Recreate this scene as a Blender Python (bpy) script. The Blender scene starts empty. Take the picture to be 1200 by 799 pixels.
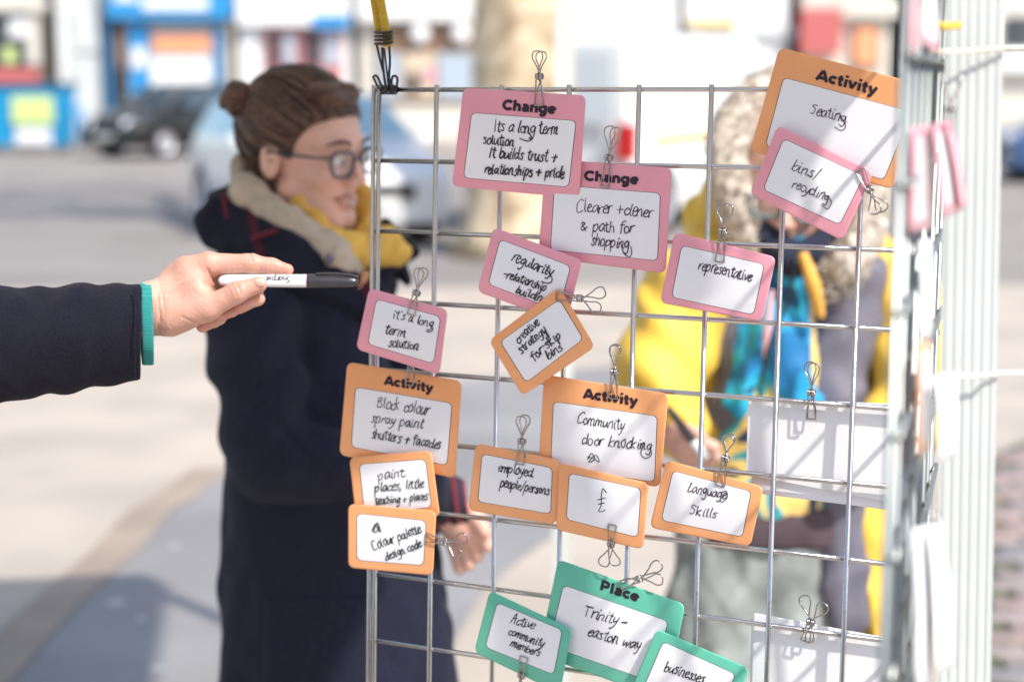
import bpy, bmesh, math, random
import numpy as np
from mathutils import Matrix, Vector
random.seed(7); RNG = np.random.RandomState(11)
R = math.radians
scene = bpy.context.scene
COL = scene.collection

# ------------------------------------------------------------------ camera, sky, sun, exposure
CAM_H, PITCH, FPX = 1.62, R(8.8), 2000.0        # eye height, downward pitch, focal length in photo pixels
CAM = np.array([0.0, 0.0, CAM_H])
FWD = np.array([0.0, math.cos(PITCH), -math.sin(PITCH)])
DWN = np.array([0.0, -math.sin(PITCH), -math.cos(PITCH)])
RGT = np.array([1.0, 0.0, 0.0])
cd = bpy.data.cameras.new('camera'); cam = bpy.data.objects.new('camera', cd); COL.objects.link(cam)
cam.location = CAM; cam.rotation_euler = (R(90) - PITCH, 0, 0)
cd.sensor_width = 36; cd.lens = FPX / 1200 * 36
cd.clip_start = 0.05; cd.clip_end = 600
cd.dof.use_dof = True; cd.dof.focus_distance = 1.70
cd.dof.aperture_fstop = (cd.lens / 1000) / 0.0195
cd.dof.aperture_blades = 0
scene.camera = cam
SUN_AZ, SUN_EL = R(42), R(46)                    # behind the camera, off to the right
SUN = Vector((math.sin(SUN_AZ) * math.cos(SUN_EL), -math.cos(SUN_AZ) * math.cos(SUN_EL), math.sin(SUN_EL)))
w = bpy.data.worlds.new('World'); scene.world = w; w.use_nodes = True
nt = w.node_tree; bg = nt.nodes['Background']; sk = nt.nodes.new('ShaderNodeTexSky')
sk.sky_type = 'NISHITA'; sk.sun_disc = False; sk.sun_elevation = SUN_EL
sk.sun_rotation = math.atan2(SUN.x, SUN.y); sk.dust_density = 1.5; sk.air_density = 1.0; sk.ozone_density = 0.7
nt.links.new(sk.outputs[0], bg.inputs[0]); bg.inputs[1].default_value = 0.15
sd = bpy.data.lights.new('sun', 'SUN'); sun = bpy.data.objects.new('sun', sd); COL.objects.link(sun)
sd.energy = 3.0; sd.angle = R(1.3); sd.color = (1.0, 0.95, 0.88)
sun.location = (3, -3, 6); sun.rotation_euler = (-SUN).to_track_quat('-Z', 'Y').to_euler()
vs = scene.view_settings
vs.view_transform = 'Standard'; vs.look = 'None'; vs.gamma = 1; vs.use_curve_mapping = False
vs.exposure = 0.78

# ------------------------------------------------------------------ pixel rays and planes
def ray(x, y):
    return RGT * (x - 600) / FPX + DWN * (y - 399.5) / FPX + FWD
def at(x, y, D):                     # point of the ray on the upright plane Y = D
    d = ray(x, y); return CAM + d * (D / d[1])
def gp(x, y, z=0.0):                 # point of the ray on the ground
    d = ray(x, y); return CAM + d * ((z - CAM_H) / d[2])
# pose of the wire panel (fitted to the wire crossings)
def _rot(r):
    th = np.linalg.norm(r); k = r / th
    K = np.array([[0, -k[2], k[1]], [k[2], 0, -k[0]], [-k[1], k[0], 0]])
    return np.eye(3) + math.sin(th) * K + (1 - math.cos(th)) * K @ K
_pr = _rot(np.array([0.1003, 0.4267, 0.0400])); _pt = np.array([-0.1484, -0.2716, 1.8454])
C2W = np.stack([RGT, DWN, FWD], axis=1)
PO = CAM + C2W @ _pt; PX = C2W @ _pr[:, 0]; PY = -(C2W @ _pr[:, 1]); PZ = -(C2W @ _pr[:, 2])  # PZ faces the camera
CELL = 0.0762
def onp(x, y, d):                    # point of the ray on the panel plane moved d metres toward the camera
    r = ray(x, y); o = PO + PZ * d
    return CAM + r * (np.dot(o - CAM, PZ) / np.dot(r, PZ))

# ------------------------------------------------------------------ objects
def origin_of(o):
    v = Vector((0, 0, 0))
    while o is not None: v = v + Vector(o.location); o = o.parent
    return v
def tag(o, label=None, cat=None, group=None, kind=None):
    if label: o['label'] = label
    if cat: o['category'] = cat
    if group: o['group'] = group
    if kind: o['kind'] = kind
    return o
def empty(name, loc, label, cat, group=None):
    o = bpy.data.objects.new(name, None); COL.objects.link(o); o.location = Vector(loc); o.empty_display_size = 0.05
    return tag(o, label, cat, group)
def mk(name, V, F, m=None, parent=None, smooth=True, org=None):
    V = np.asarray(V, dtype=float)
    if parent is not None: o3 = np.array(origin_of(parent)); loc = (0, 0, 0)
    else: o3 = np.array(org) if org is not None else np.zeros(3); loc = o3
    me = bpy.data.meshes.new(name)
    me.from_pydata((V - o3).tolist(), [], [list(map(int, f)) for f in F]); me.update()
    if smooth: me.shade_smooth()
    o = bpy.data.objects.new(name, me); COL.objects.link(o); o.location = Vector(loc)
    if m is not None: me.materials.append(m)
    if parent is not None: o.parent = parent
    return o
def merge(parts):
    V = []; F = []; n = 0
    for v, f in parts:
        v = np.asarray(v, float); V.append(v); F += [[i + n for i in q] for q in f]; n += len(v)
    return np.concatenate(V), F
def crom(P, n=6, closed=False):      # Catmull-Rom through the points
    P = np.asarray(P, float)
    if len(P) < 3 and not closed: return P
    Q = np.concatenate([[P[-1]], P, P[:2]]) if closed else np.concatenate([[2 * P[0] - P[1]], P, [2 * P[-1] - P[-2]]])
    out = []
    for i in range(1, len(Q) - 2):
        a, b, c, d = Q[i - 1:i + 3]
        for k in range(n):
            t = k / n
            out.append(0.5 * (2 * b + (c - a) * t + (2 * a - 5 * b + 4 * c - d) * t * t + (3 * b - a - 3 * c + d) * t ** 3))
    if not closed: out.append(P[-1])
    return np.array(out)
def tube(P, r, n=8, closed=False, caps=True):
    P = np.asarray(P, float); m = len(P)
    rr = np.full(m, r) if np.isscalar(r) else np.interp(np.linspace(0, 1, m), np.linspace(0, 1, len(r)), r)
    T = np.gradient(P, axis=0)
    if closed: T = np.roll(P, -1, 0) - np.roll(P, 1, 0)
    T /= np.linalg.norm(T, axis=1)[:, None] + 1e-12
    u = np.cross(T[0], [0.3, 0.2, 0.93]); u /= np.linalg.norm(u)
    V = []
    for i in range(m):
        u = u - T[i] * np.dot(u, T[i]); u /= np.linalg.norm(u) + 1e-12
        v = np.cross(T[i], u)
        for k in range(n):
            a = 2 * math.pi * k / n
            V.append(P[i] + rr[i] * (math.cos(a) * u + math.sin(a) * v))
    F = []
    for i in range(m if closed else m - 1):
        j = (i + 1) % m
        for k in range(n):
            l = (k + 1) % n
            F.append([i * n + k, i * n + l, j * n + l, j * n + k])
    if caps and not closed:
        F.append(list(range(n))[::-1]); F.append([(m - 1) * n + k for k in range(n)])
    return np.array(V), F
def box(lo, hi, bev=0.0):
    x0, y0, z0 = lo; x1, y1, z1 = hi
    if bev <= 0:
        V = [(x, y, z) for z in (z0, z1) for y in (y0, y1) for x in (x0, x1)]
        F = [[0, 2, 3, 1], [4, 5, 7, 6], [0, 1, 5, 4], [2, 6, 7, 3], [0, 4, 6, 2], [1, 3, 7, 5]]
        return np.array(V, float), F
    bm = bmesh.new(); bmesh.ops.create_cube(bm, size=1)
    for v in bm.verts:
        v.co.x = x0 + (v.co.x + .5) * (x1 - x0); v.co.y = y0 + (v.co.y + .5) * (y1 - y0); v.co.z = z0 + (v.co.z + .5) * (z1 - z0)
    bmesh.ops.bevel(bm, geom=bm.edges[:], offset=bev, segments=2, affect='EDGES', profile=.5)
    V = np.array([v.co[:] for v in bm.verts]); F = [[v.index for v in f.verts] for f in bm.faces]; bm.free()
    return V, F
def obox(c, half, rz=0, bev=0.0):    # box about a centre, turned about z
    V, F = box([-h for h in half], half, bev); cs, sn = math.cos(rz), math.sin(rz)
    V = np.stack([V[:, 0] * cs - V[:, 1] * sn, V[:, 0] * sn + V[:, 1] * cs, V[:, 2]], 1) + np.array(c)
    return V, F
def bpx(x0, y0, x1, y1, D, depth=0.2, bev=0.0):   # box whose front face spans these pixels on the plane Y = D
    a = at(x0, y0, D); b = at(x1, y1, D)
    return box((min(a[0], b[0]), D, min(a[2], b[2])), (max(a[0], b[0]), D + depth, max(a[2], b[2])), bev)

# ------------------------------------------------------------------ materials
def mat(name, col, rough=0.6, metal=0.0, var=0.0, vscale=20.0, bump=0.0, bscale=200.0, col2=None, spec=0.5, sheen=0.0,
        sss=0.0, trans=0.0, alpha=1.0, stretch=(1, 1, 1), coat=0.0, wave=None, detail=4.0, ramp=(0.35, 0.65)):
    m = bpy.data.materials.new(name); m.use_nodes = True; t = m.node_tree; p = t.nodes['Principled BSDF']
    c = (*col, 1)
    p.inputs['Base Color'].default_value = c; p.inputs['Roughness'].default_value = rough
    p.inputs['Metallic'].default_value = metal; p.inputs['Specular IOR Level'].default_value = spec
    if sheen: p.inputs['Sheen Weight'].default_value = sheen; p.inputs['Sheen Roughness'].default_value = 0.5
    if coat: p.inputs['Coat Weight'].default_value = coat; p.inputs['Coat Roughness'].default_value = 0.15
    if trans: p.inputs['Transmission Weight'].default_value = trans
    if alpha < 1: p.inputs['Alpha'].default_value = alpha
    if sss:
        p.inputs['Subsurface Weight'].default_value = sss; p.inputs['Subsurface Radius'].default_value = (1.0, 0.35, 0.2)
        p.inputs['Subsurface Scale'].default_value = 0.006
    tc = t.nodes.new('ShaderNodeTexCoord'); mp = t.nodes.new('ShaderNodeMapping'); mp.inputs['Scale'].default_value = stretch
    t.links.new(tc.outputs['Object'], mp.inputs[0])
    if var or col2:
        n = t.nodes.new('ShaderNodeTexNoise'); n.inputs['Scale'].default_value = vscale; n.inputs['Detail'].default_value = detail
        r = t.nodes.new('ShaderNodeValToRGB'); r.color_ramp.elements[0].position = ramp[0]; r.color_ramp.elements[1].position = ramp[1]
        a = tuple(max(0, x * (1 - var)) for x in col); b = tuple(min(1, x * (1 + var)) for x in (col2 or col))
        r.color_ramp.elements[0].color = (*a, 1); r.color_ramp.elements[1].color = (*b, 1)
        t.links.new(mp.outputs[0], n.inputs[0]); t.links.new(n.outputs[0], r.inputs[0]); t.links.new(r.outputs[0], p.inputs['Base Color'])
    if bump:
        if wave:
            b2 = t.nodes.new('ShaderNodeTexWave'); b2.inputs['Scale'].default_value = bscale; b2.bands_direction = wave
            b2.inputs['Distortion'].default_value = 1.5; b2.inputs['Detail'].default_value = 2
        else:
            b2 = t.nodes.new('ShaderNodeTexNoise'); b2.inputs['Scale'].default_value = bscale; b2.inputs['Detail'].default_value = 3
        bp = t.nodes.new('ShaderNodeBump'); bp.inputs['Strength'].default_value = bump; bp.inputs['Distance'].default_value = 0.002
        t.links.new(mp.outputs[0], b2.inputs[0]); t.links.new(b2.outputs[0], bp.inputs['Height']); t.links.new(bp.outputs[0], p.inputs['Normal'])
    return m
def stripes(m, colB, scale, axis='Z', width=0.5, rot=None, soft=0.02):   # woven second colour in bands
    t = m.node_tree; p = t.nodes['Principled BSDF']
    tc = t.nodes.new('ShaderNodeTexCoord'); wv = t.nodes.new('ShaderNodeTexWave'); wv.wave_type = 'BANDS'; wv.bands_direction = axis
    wv.inputs['Scale'].default_value = scale; wv.inputs['Distortion'].default_value = 0.4; wv.inputs['Detail'].default_value = 0
    mp = t.nodes.new('ShaderNodeMapping')
    if rot: mp.inputs['Rotation'].default_value = rot
    r = t.nodes.new('ShaderNodeValToRGB'); r.color_ramp.elements[0].position = width - soft; r.color_ramp.elements[1].position = width + soft
    base = p.inputs['Base Color'].default_value[:]
    r.color_ramp.elements[0].color = base; r.color_ramp.elements[1].color = (*colB, 1)
    t.links.new(tc.outputs['Object'], mp.inputs[0]); t.links.new(mp.outputs[0], wv.inputs[0]); t.links.new(wv.outputs[0], r.inputs[0]); t.links.new(r.outputs[0], p.inputs['Base Color'])
    return m

# ------------------------------------------------------------------ smooth solids (signed distances + surface nets)
def vnoise(x, y, z, seed=0):
    def h(i, j, k):
        n = (i * 374761393 + j * 668265263 + k * 2147483647 + seed * 1442695041) & 0x7fffffff
        n = ((n ^ (n >> 13)) * 1274126177) & 0x7fffffff
        return ((n ^ (n >> 16)) & 0xffff) / 65535.0
    xi, yi, zi = [np.floor(q).astype(np.int64) for q in (x, y, z)]
    f = [q - i for q, i in ((x, xi), (y, yi), (z, zi))]; f = [q * q * (3 - 2 * q) for q in f]
    r = 0
    for a in (0, 1):
        for b in (0, 1):
            for c in (0, 1):
                wgt = (f[0] if a else 1 - f[0]) * (f[1] if b else 1 - f[1]) * (f[2] if c else 1 - f[2])
                r = r + wgt * h(xi + a, yi + b, zi + c)
    return r * 2 - 1
def cap(P, a, b, ra, rb, s=(1, 1, 1)):      # tapered capsule
    s = np.array(s, float); a = np.array(a, float) / s; b = np.array(b, float) / s
    X, Y, Z = P[0] / s[0], P[1] / s[1], P[2] / s[2]; d = b - a; L = np.dot(d, d) + 1e-9
    t = np.clip(((X - a[0]) * d[0] + (Y - a[1]) * d[1] + (Z - a[2]) * d[2]) / L, 0, 1)
    return (np.sqrt((X - a[0] - t * d[0]) ** 2 + (Y - a[1] - t * d[1]) ** 2 + (Z - a[2] - t * d[2]) ** 2) - (ra + (rb - ra) * t)) * min(s)
def ell(P, c, r):
    k = np.sqrt(((P[0] - c[0]) / r[0]) ** 2 + ((P[1] - c[1]) / r[1]) ** 2 + ((P[2] - c[2]) / r[2]) ** 2)
    return (k - 1) * min(r)
def smin(a, b, k):
    h = np.clip(0.5 + 0.5 * (b - a) / k, 0, 1); return b * (1 - h) + a * h - k * h * (1 - h)
def smax(a, b, k): return -smin(-a, -b, k)
def uni(k, *ds):
    r = ds[0]
    for d in ds[1:]: r = smin(r, d, k)
    return r
def snet(f, lo, hi, h):
    ax = [np.arange(lo[i], hi[i] + h, h) for i in range(3)]
    G = np.meshgrid(*ax, indexing='ij'); D = f(G); n = D.shape
    ins = D < 0
    c = np.zeros(tuple(k - 1 for k in n)); S = np.zeros(c.shape + (3,)); cnt = np.zeros(c.shape)
    def sl(off): return tuple(slice(off[i], n[i] - 1 + off[i]) for i in range(3))
    for axis in range(3):
        o1, o2 = [q for q in range(3) if q != axis]
        for a in (0, 1):
            for b in (0, 1):
                s0 = [0, 0, 0]; s0[o1] = a; s0[o2] = b; s1 = list(s0); s1[axis] = 1
                d0, d1 = D[sl(s0)], D[sl(s1)]; cr = (d0 < 0) != (d1 < 0)
                t = np.where(cr, d0 / np.where(np.abs(d0 - d1) < 1e-12, 1, d0 - d1), 0)
                for q in range(3):
                    S[..., q] += np.where(cr, (t if q == axis else s0[q]), 0)
                cnt += cr
    act = cnt > 0; idx = -np.ones(c.shape, np.int64); idx[act] = np.arange(act.sum())
    I = np.argwhere(act); V = (I + S[act] / cnt[act][:, None]) * h + np.array(lo)
    F = []
    for axis in range(3):
        o1, o2 = [(1, 2), (2, 0), (0, 1)][axis]
        s0 = [slice(1, n[q] - 1) for q in range(3)]; s0[axis] = slice(0, n[axis] - 1)
        s1 = list(s0); s1[axis] = slice(1, n[axis])
        a = ins[tuple(s0)]; b = ins[tuple(s1)]
        for flip, msk in ((False, a & ~b), (True, ~a & b)):
            E = np.argwhere(msk)
            if not len(E): continue
            base = E.copy(); 
            for q in range(3):
                if q != axis: base[:, q] += 1
            def cell(da, db):
                k = base.copy(); k[:, o1] -= da; k[:, o2] -= db; return idx[k[:, 0], k[:, 1], k[:, 2]]
            Q = np.stack([cell(1, 1), cell(0, 1), cell(0, 0), cell(1, 0)], 1)
            F.append(Q[:, ::-1] if flip else Q)
    return V, np.concatenate(F)
def vpx(V, D):                        # figure coordinates (photo px across, px down, px toward the viewer) at distance D -> world
    s = D / FPX; d = RGT * ((V[:, :1] - 600) / FPX) + DWN * ((V[:, 1:2] - 399.5) / FPX) + FWD
    return CAM + d * ((D - V[:, 2:3] * s) / d[:, 1:2])
def blob(name, f, lo, hi, h, D, m, parent):
    V, F = snet(f, lo, hi, h); V = vpx(V, D)
    return mk(name, V, F[:, ::-1], m, parent)
def vtube(pts, r, D, n=8, sm=5, closed=False):   # tube through (px, py, w) at distance D, r in px
    P = crom(pts, sm, closed); P = vpx(np.asarray(P, float), D)
    return tube(P, (np.asarray(r) * D / FPX) if not np.isscalar(r) else r * D / FPX, n, closed)

# ------------------------------------------------------------------ palette
M_chrome = mat('polished_chrome_wire', (0.60, 0.575, 0.56), 0.2, 1.0, bump=0.15, bscale=90)
M_spring = mat('nickel_spring_wire', (0.42, 0.385, 0.37), 0.22, 1.0)
M_pink = mat('pink_card_print', (0.84, 0.35, 0.425), 0.38, var=0.04, vscale=14, coat=0.5, bump=.5, bscale=14)
M_orange = mat('orange_card_print', (0.90, 0.40, 0.165), 0.38, var=0.04, vscale=14, coat=0.5, bump=.5, bscale=14)
M_green = mat('green_card_print', (0.125, 0.53, 0.37), 0.38, var=0.04, vscale=14, coat=0.5, bump=.5, bscale=14)
M_white = mat('white_card_panel', (0.87, 0.87, 0.90), 0.32, var=0.02, vscale=12, coat=0.5, bump=.5, bscale=12)
M_paper = mat('white_card_back', (0.90, 0.90, 0.92), 0.5, var=0.02, vscale=25)
M_line = mat('printed_outline', (0.05, 0.03, 0.04), 0.5)
M_print = mat('printed_heading_ink', (0.022, 0.008, 0.02), 0.5)
M_black = mat('black_marker_ink', (0.012, 0.009, 0.018), 0.45)
M_purple = mat('purple_black_marker_ink', (0.035, 0.006, 0.030), 0.45)
M_teal = mat('dark_green_marker_ink', (0.004, 0.022, 0.026), 0.45)

# ------------------------------------------------------------------ lettering as strokes
HW = {  # handwriting: advance, strokes (x, y pairs, x-height = 10)
'a': (10, ['8,8 5,10 1,6 2,1 5,1 8,8', '8,9 8,3 10,0']), 'b': (9, ['1,19 1,1', '1,5 5,9 8,5 5,0 1,1']),
'c': (8, ['8,8 5,10 1,6 2,1 5,0 8,2']), 'd': (10, ['8,8 4,9 1,5 3,0 7,3', '9,20 8,5 9,0']),
'e': (8, ['1,5 6,6 7,9 4,10 1,6 2,1 5,0 8,2']), 'f': (7, ['8,18 5,20 3,15 3,-2', '0,10 7,11']),
'g': (10, ['8,8 5,10 1,6 3,1 7,4 8,9', '8,9 8,-4 5,-9 1,-7']), 'h': (9, ['1,19 1,0', '1,5 4,9 7,7 7,0']),
'i': (5, ['2,9 2,1 4,0', '2.6,14 3,15']), 'k': (9, ['1,19 1,0', '7,10 1,5 7,0']), 'l': (5, ['2,19 2,3 4,0']),
'm': (14, ['1,9 1,0', '1,6 3,10 6,8 6,0', '6,6 9,10 11,8 11,1 13,0']), 'n': (10, ['1,9 1,0', '1,6 4,10 7,8 7,1 9,0']),
'o': (9, ['5,10 1,7 2,1 6,0 8,5 5,10']), 'p': (10, ['1,9 1,-9', '1,6 5,10 8,6 5,0 1,2']),
'r': (7, ['1,9 1,0', '1,5 3,9 7,10']), 's': (8, ['7,9 4,10 2,8 6,4 5,0 1,1']), 't': (7, ['3,17 3,3 5,0 7,1', '0,11 6,12']),
'u': (10, ['1,9 1,3 3,0 6,2 8,9', '8,9 8,2 10,0']), 'v': (8, ['1,9 4,0 8,10']), 'w': (12, ['1,9 3,0 6,7 8,0 12,10']),
'x': (8, ['1,9 8,0', '8,10 1,0']), 'y': (9, ['1,9 3,2 7,4', '8,10 6,0 3,-8 0,-8']),
'I': (8, ['4,18 4,0']), 'H': (12, ['1,18 1,0', '8,18 8,0', '1,9 8,10']), 'C': (12, ['10,16 6,18 1,10 3,1 7,0 11,2']),
'B': (11, ['1,18 1,0', '1,17 6,17 7,13 2,10 8,7 7,1 1,0']), 'L': (10, ['3,18 1,3 3,0 9,2']),
'T': (12, ['0,18 12,17', '5,17 5,0']), 'A': (12, ['0,0 5,18 9,0', '2,7 8,8']), 'S': (10, ['9,16 5,18 2,14 7,8 6,1 1,1']),
'&': (12, ['9,0 2,10 4,15 7,12 1,4 4,0 10,6']), '+': (11, ['5,11 5,1', '0,6 10,7']), '-': (8, ['0,7 7,7']),
'/': (8, ['7,18 1,-3']), '.': (4, ['1,0 1.6,0.8']), ',': (4, ['2,1 1,-3']), "'": (4, ['2,18 1.6,15']), ' ': (7, [])}
def _arc(cx, cy, r, a, b, n=14):
    return ' '.join('%.3f,%.3f' % (cx + r * math.cos(R(a + (b - a) * i / n)), cy + r * math.sin(R(a + (b - a) * i / n))) for i in range(n + 1))
HD = {  # heavy geometric heading letters: advance, strokes (cap height = 1)
'C': (.88, [_arc(.50, .5, .38, 42, 318)]), 'h': (.72, ['.15,1.02 .15,0', '.15,.40 .22,.56 .36,.61 .52,.54 .56,.36 .56,0']),
'a': (.70, ['.12,.55 .30,.61 .46,.56 .53,.42 .53,0', '.53,.34 .28,.37 .16,.22 .28,.10 .53,.20']),
'n': (.72, ['.15,.70 .15,0', '.15,.40 .22,.56 .36,.61 .52,.54 .56,.36 .56,0']),
'g': (.76, [_arc(.36, .36, .245, 0, 360, 18), '.60,.70 .60,.02 .52,-.16 .34,-.20 .16,-.13']),
'e': (.72, ['.13,.36 .62,.36', _arc(.37, .36, .25, 0, 318, 18)]), 'c': (.62, [_arc(.37, .36, .25, 45, 315)]),
'A': (.88, ['.06,0 .40,.93', '.40,.93 .46,.93', '.46,.93 .82,0', '.24,.27 .64,.27']), 't': (.50, ['.24,.92 .24,.22 .30,.11 .44,.11', '.04,.61 .44,.61']),
'i': (.32, ['.16,.70 .16,0', '.16,.86 .16,1.06']), 'v': (.68, ['.08,.71 .33,.05', '.33,.05 .58,.71']),
'y': (.68, ['.08,.71 .34,.08', '.60,.71 .34,.02 .24,-.16 .08,-.17']), 'l': (.32, ['.16,1.02 .16,0']),
'P': (.80, ['.15,1 .15,0', '.15,.89 .42,.89 .60,.82 .64,.66 .60,.50 .42,.43 .15,.43'])}
def pts(s): return np.array([[float(c) for c in q.split(',')] for q in s.split()])
def ribbon(P2, wd, place, k0, round_end=True):
    P = np.asarray(P2, float); T = np.gradient(P, axis=0); T /= np.linalg.norm(T, axis=1)[:, None] + 1e-9
    N = np.stack([-T[:, 1], T[:, 0]], 1); wd = np.full(len(P), wd) if np.isscalar(wd) else wd
    if round_end:
        P = np.concatenate([[P[0] - T[0] * wd[0] * .45], P, [P[-1] + T[-1] * wd[-1] * .45]]); N = np.concatenate([N[:1], N, N[-1:]])
        wd = np.concatenate([[wd[0] * .45], wd, [wd[-1] * .45]])
    V = []; n = len(P)
    for i in range(n):
        h = 0.00035 + k0 + i * 1.2e-6
        V.append(place(*(P[i] + N[i] * wd[i] / 2), h)); V.append(place(*(P[i] - N[i] * wd[i] / 2), h))
    return np.array(V), [[2 * i, 2 * i + 1, 2 * i + 3, 2 * i + 2] for i in range(n - 1)]
def line_of_text(txt, A, B, xh, upv, place, wd, rng, table=HW, k0=0.0):
    A = np.array(A, float); B = np.array(B, float); unit = 10.0 if table is HW else 1.0
    tot = sum(table[c][0] for c in txt); dx = (B - A) / tot; up = np.array(upv) * xh / unit; out = []; x = 0; k = k0
    for c in txt:
        adv, ss = table[c]; jy = rng.uniform(-.8, .8) if table is HW else 0; js = rng.uniform(.9, 1.15) if table is HW else 1; sl = rng.uniform(.02, .26) if table is HW else 0
        for s in ss:
            q = pts(s)
            if table is HW: q[:, 1] = np.where(q[:, 1] > 10, 10 + (q[:, 1] - 10) * .62, np.where(q[:, 1] < 0, q[:, 1] * .85, q[:, 1])); q = q + rng.uniform(-.75, .75, q.shape); q[:, 1] = q[:, 1] * js + jy; q = crom(q, 5)
            elif len(q) > 2: q = crom(q, 5) if len(q) < 9 else q
            P = A + np.outer(x + q[:, 0] + sl * q[:, 1], dx) + np.outer(q[:, 1], up)
            ww = 1.15 * wd * rng.uniform(.8, 1.15) * rng.uniform(.6, 1.25, len(P)) if table is HW else wd
            if table is HW and len(P) > 4: ww = np.convolve(np.pad(ww, 2, mode='edge'), np.ones(5) / 5, 'valid')
            out.append(ribbon(P, ww, place, k, table is HW)); k += 2.0e-5
        x += adv
    return out

def rr_grid(C, rad, place, h, nx=12, ny=9, thick=0.0):
    """rounded rectangle spanned by four corner pixels TL TR BR BL; place(px, py, lift) -> world"""
    TL, TR, BR, BL = [np.array(c, float) for c in C]
    W = (np.linalg.norm(TR - TL) + np.linalg.norm(BR - BL)) / 2; H = (np.linalg.norm(BL - TL) + np.linalg.norm(BR - TR)) / 2
    def ticks(L, n):
        c = list(np.linspace(0, rad, 5)); return np.array(c[:-1] + list(np.linspace(rad, L - rad, n)) + [L - q for q in c[::-1]][1:])
    X, Y = ticks(W, nx), ticks(H, ny); V = []; nX, nY = len(X), len(Y)
    for y in Y:
        for x in X:
            a = (rad - x) / rad if x < rad else ((x - (W - rad)) / rad if x > W - rad else 0)
            b = (rad - y) / rad if y < rad else ((y - (H - rad)) / rad if y > H - rad else 0)
            xx, yy = x, y
            if a > 0 and b > 0:
                m = max(a, b) / math.hypot(a, b); a2, b2 = a * m, b * m
                xx = rad - a2 * rad if x < rad else W - rad + a2 * rad
                yy = rad - b2 * rad if y < rad else H - rad + b2 * rad
            s, t = xx / W, yy / H
            p = TL * (1 - s) * (1 - t) + TR * s * (1 - t) + BR * s * t + BL * (1 - s) * t
            V.append(place(p[0], p[1], h))
    F = [[j * nX + i, (j + 1) * nX + i, (j + 1) * nX + i + 1, j * nX + i + 1] for j in range(nY - 1) for i in range(nX - 1)]
    V = np.array(V)
    if thick:
        n = len(V); back = V - PZ * thick; ring = [i for i in range(nX)] + [j * nX + nX - 1 for j in range(1, nY)] + [(nY - 1) * nX + i for i in range(nX - 2, -1, -1)] + [j * nX for j in range(nY - 2, 0, -1)]
        F = F + [[q + n for q in f[::-1]] for f in F] + [[ring[k], ring[(k + 1) % len(ring)], ring[(k + 1) % len(ring)] + n, ring[k] + n] for k in range(len(ring))]
        V = np.concatenate([V, back])
    return V, F

CARDS = []
def card_lift(x, y, d):
    best = None
    for O, f in CARDS:
        c = O.mean(0); s = [np.cross(O[(i + 1) % 4] - O[i], np.array([x, y]) - O[i]) for i in range(4)]
        if min(s) > 0 and (best is None or f(x, y) > best): best = f(x, y)
    return d if best is None else best + .0002
def make_card(name, label, cat, group, m, outer, inner, d0, texts=(), heading=None, tilt=(0, 0), bend=0.0, ink=None, wd=1.15, extra=(), seed=1, rad=7.5, irad=5.5, xbend=0.0):
    O = np.array(outer, float); cen = O.mean(0); ux = (O[1] - O[0]) / 2; uy = (O[3] - O[0]) / 2
    Mi = np.linalg.inv(np.stack([ux, uy], 1))
    def place(x, y, h=0.0):
        u, v = Mi @ (np.array([x, y]) - cen)
        return onp(x, y, d0 + tilt[0] * u + tilt[1] * v + bend * (1 - v * v) + xbend * (1 - u * u) + h)
    V, F = rr_grid(outer, rad, place, 0.0, thick=0.0008)
    CARDS.append((O, lambda x, y: (lambda uv: d0 + tilt[0] * uv[0] + tilt[1] * uv[1] + bend * (1 - uv[1] ** 2))(Mi @ (np.array([x, y]) - cen))))
    card = mk(name, V, F, m, org=V.mean(0)); tag(card, label, cat, group)
    I = np.array(inner, float); ic = I.mean(0); grow = np.array([c + (c - ic) / np.linalg.norm(c - ic) * 0.95 for c in I])
    V, F = rr_grid(grow, irad + .5, place, 0.00015); mk('printed_outline', V, F, M_line, card)
    V, F = rr_grid(inner, irad, place, 0.00026); mk('writing_panel', V, F, M_white, card)
    rng = np.random.RandomState(seed); upv = (I[0] - I[3]) / np.linalg.norm(I[0] - I[3])
    if heading:
        txt, A, B, cap_h = heading; hu = (O[0] - O[3]) / np.linalg.norm(O[0] - O[3])
        V, F = merge(line_of_text(txt, A, B, cap_h, hu, place, cap_h * 0.29, rng, HD, 0.00002)); mk('heading', V, F, M_print, card, smooth=False)
    k = 0.0001
    for t in texts:
        txt, A, B, xh = t[:4]; ang = np.array(B, float) - np.array(A, float); ang /= np.linalg.norm(ang); nrm = np.array([ang[1], -ang[0]])
        parts = line_of_text(txt, A, B, xh, nrm, place, wd, rng, HW, k); V, F = merge(parts)
        mk('handwriting', V, F, ink or M_black, card, smooth=False); k += 0.0002
    for e in extra:
        P = crom(np.array(e, float), 7); V, F = ribbon(P, wd * np.linspace(1, .8, len(P)), place, k); mk('handwriting', V, F, ink or M_black, card, smooth=False); k += 0.00005
    return card

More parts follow.
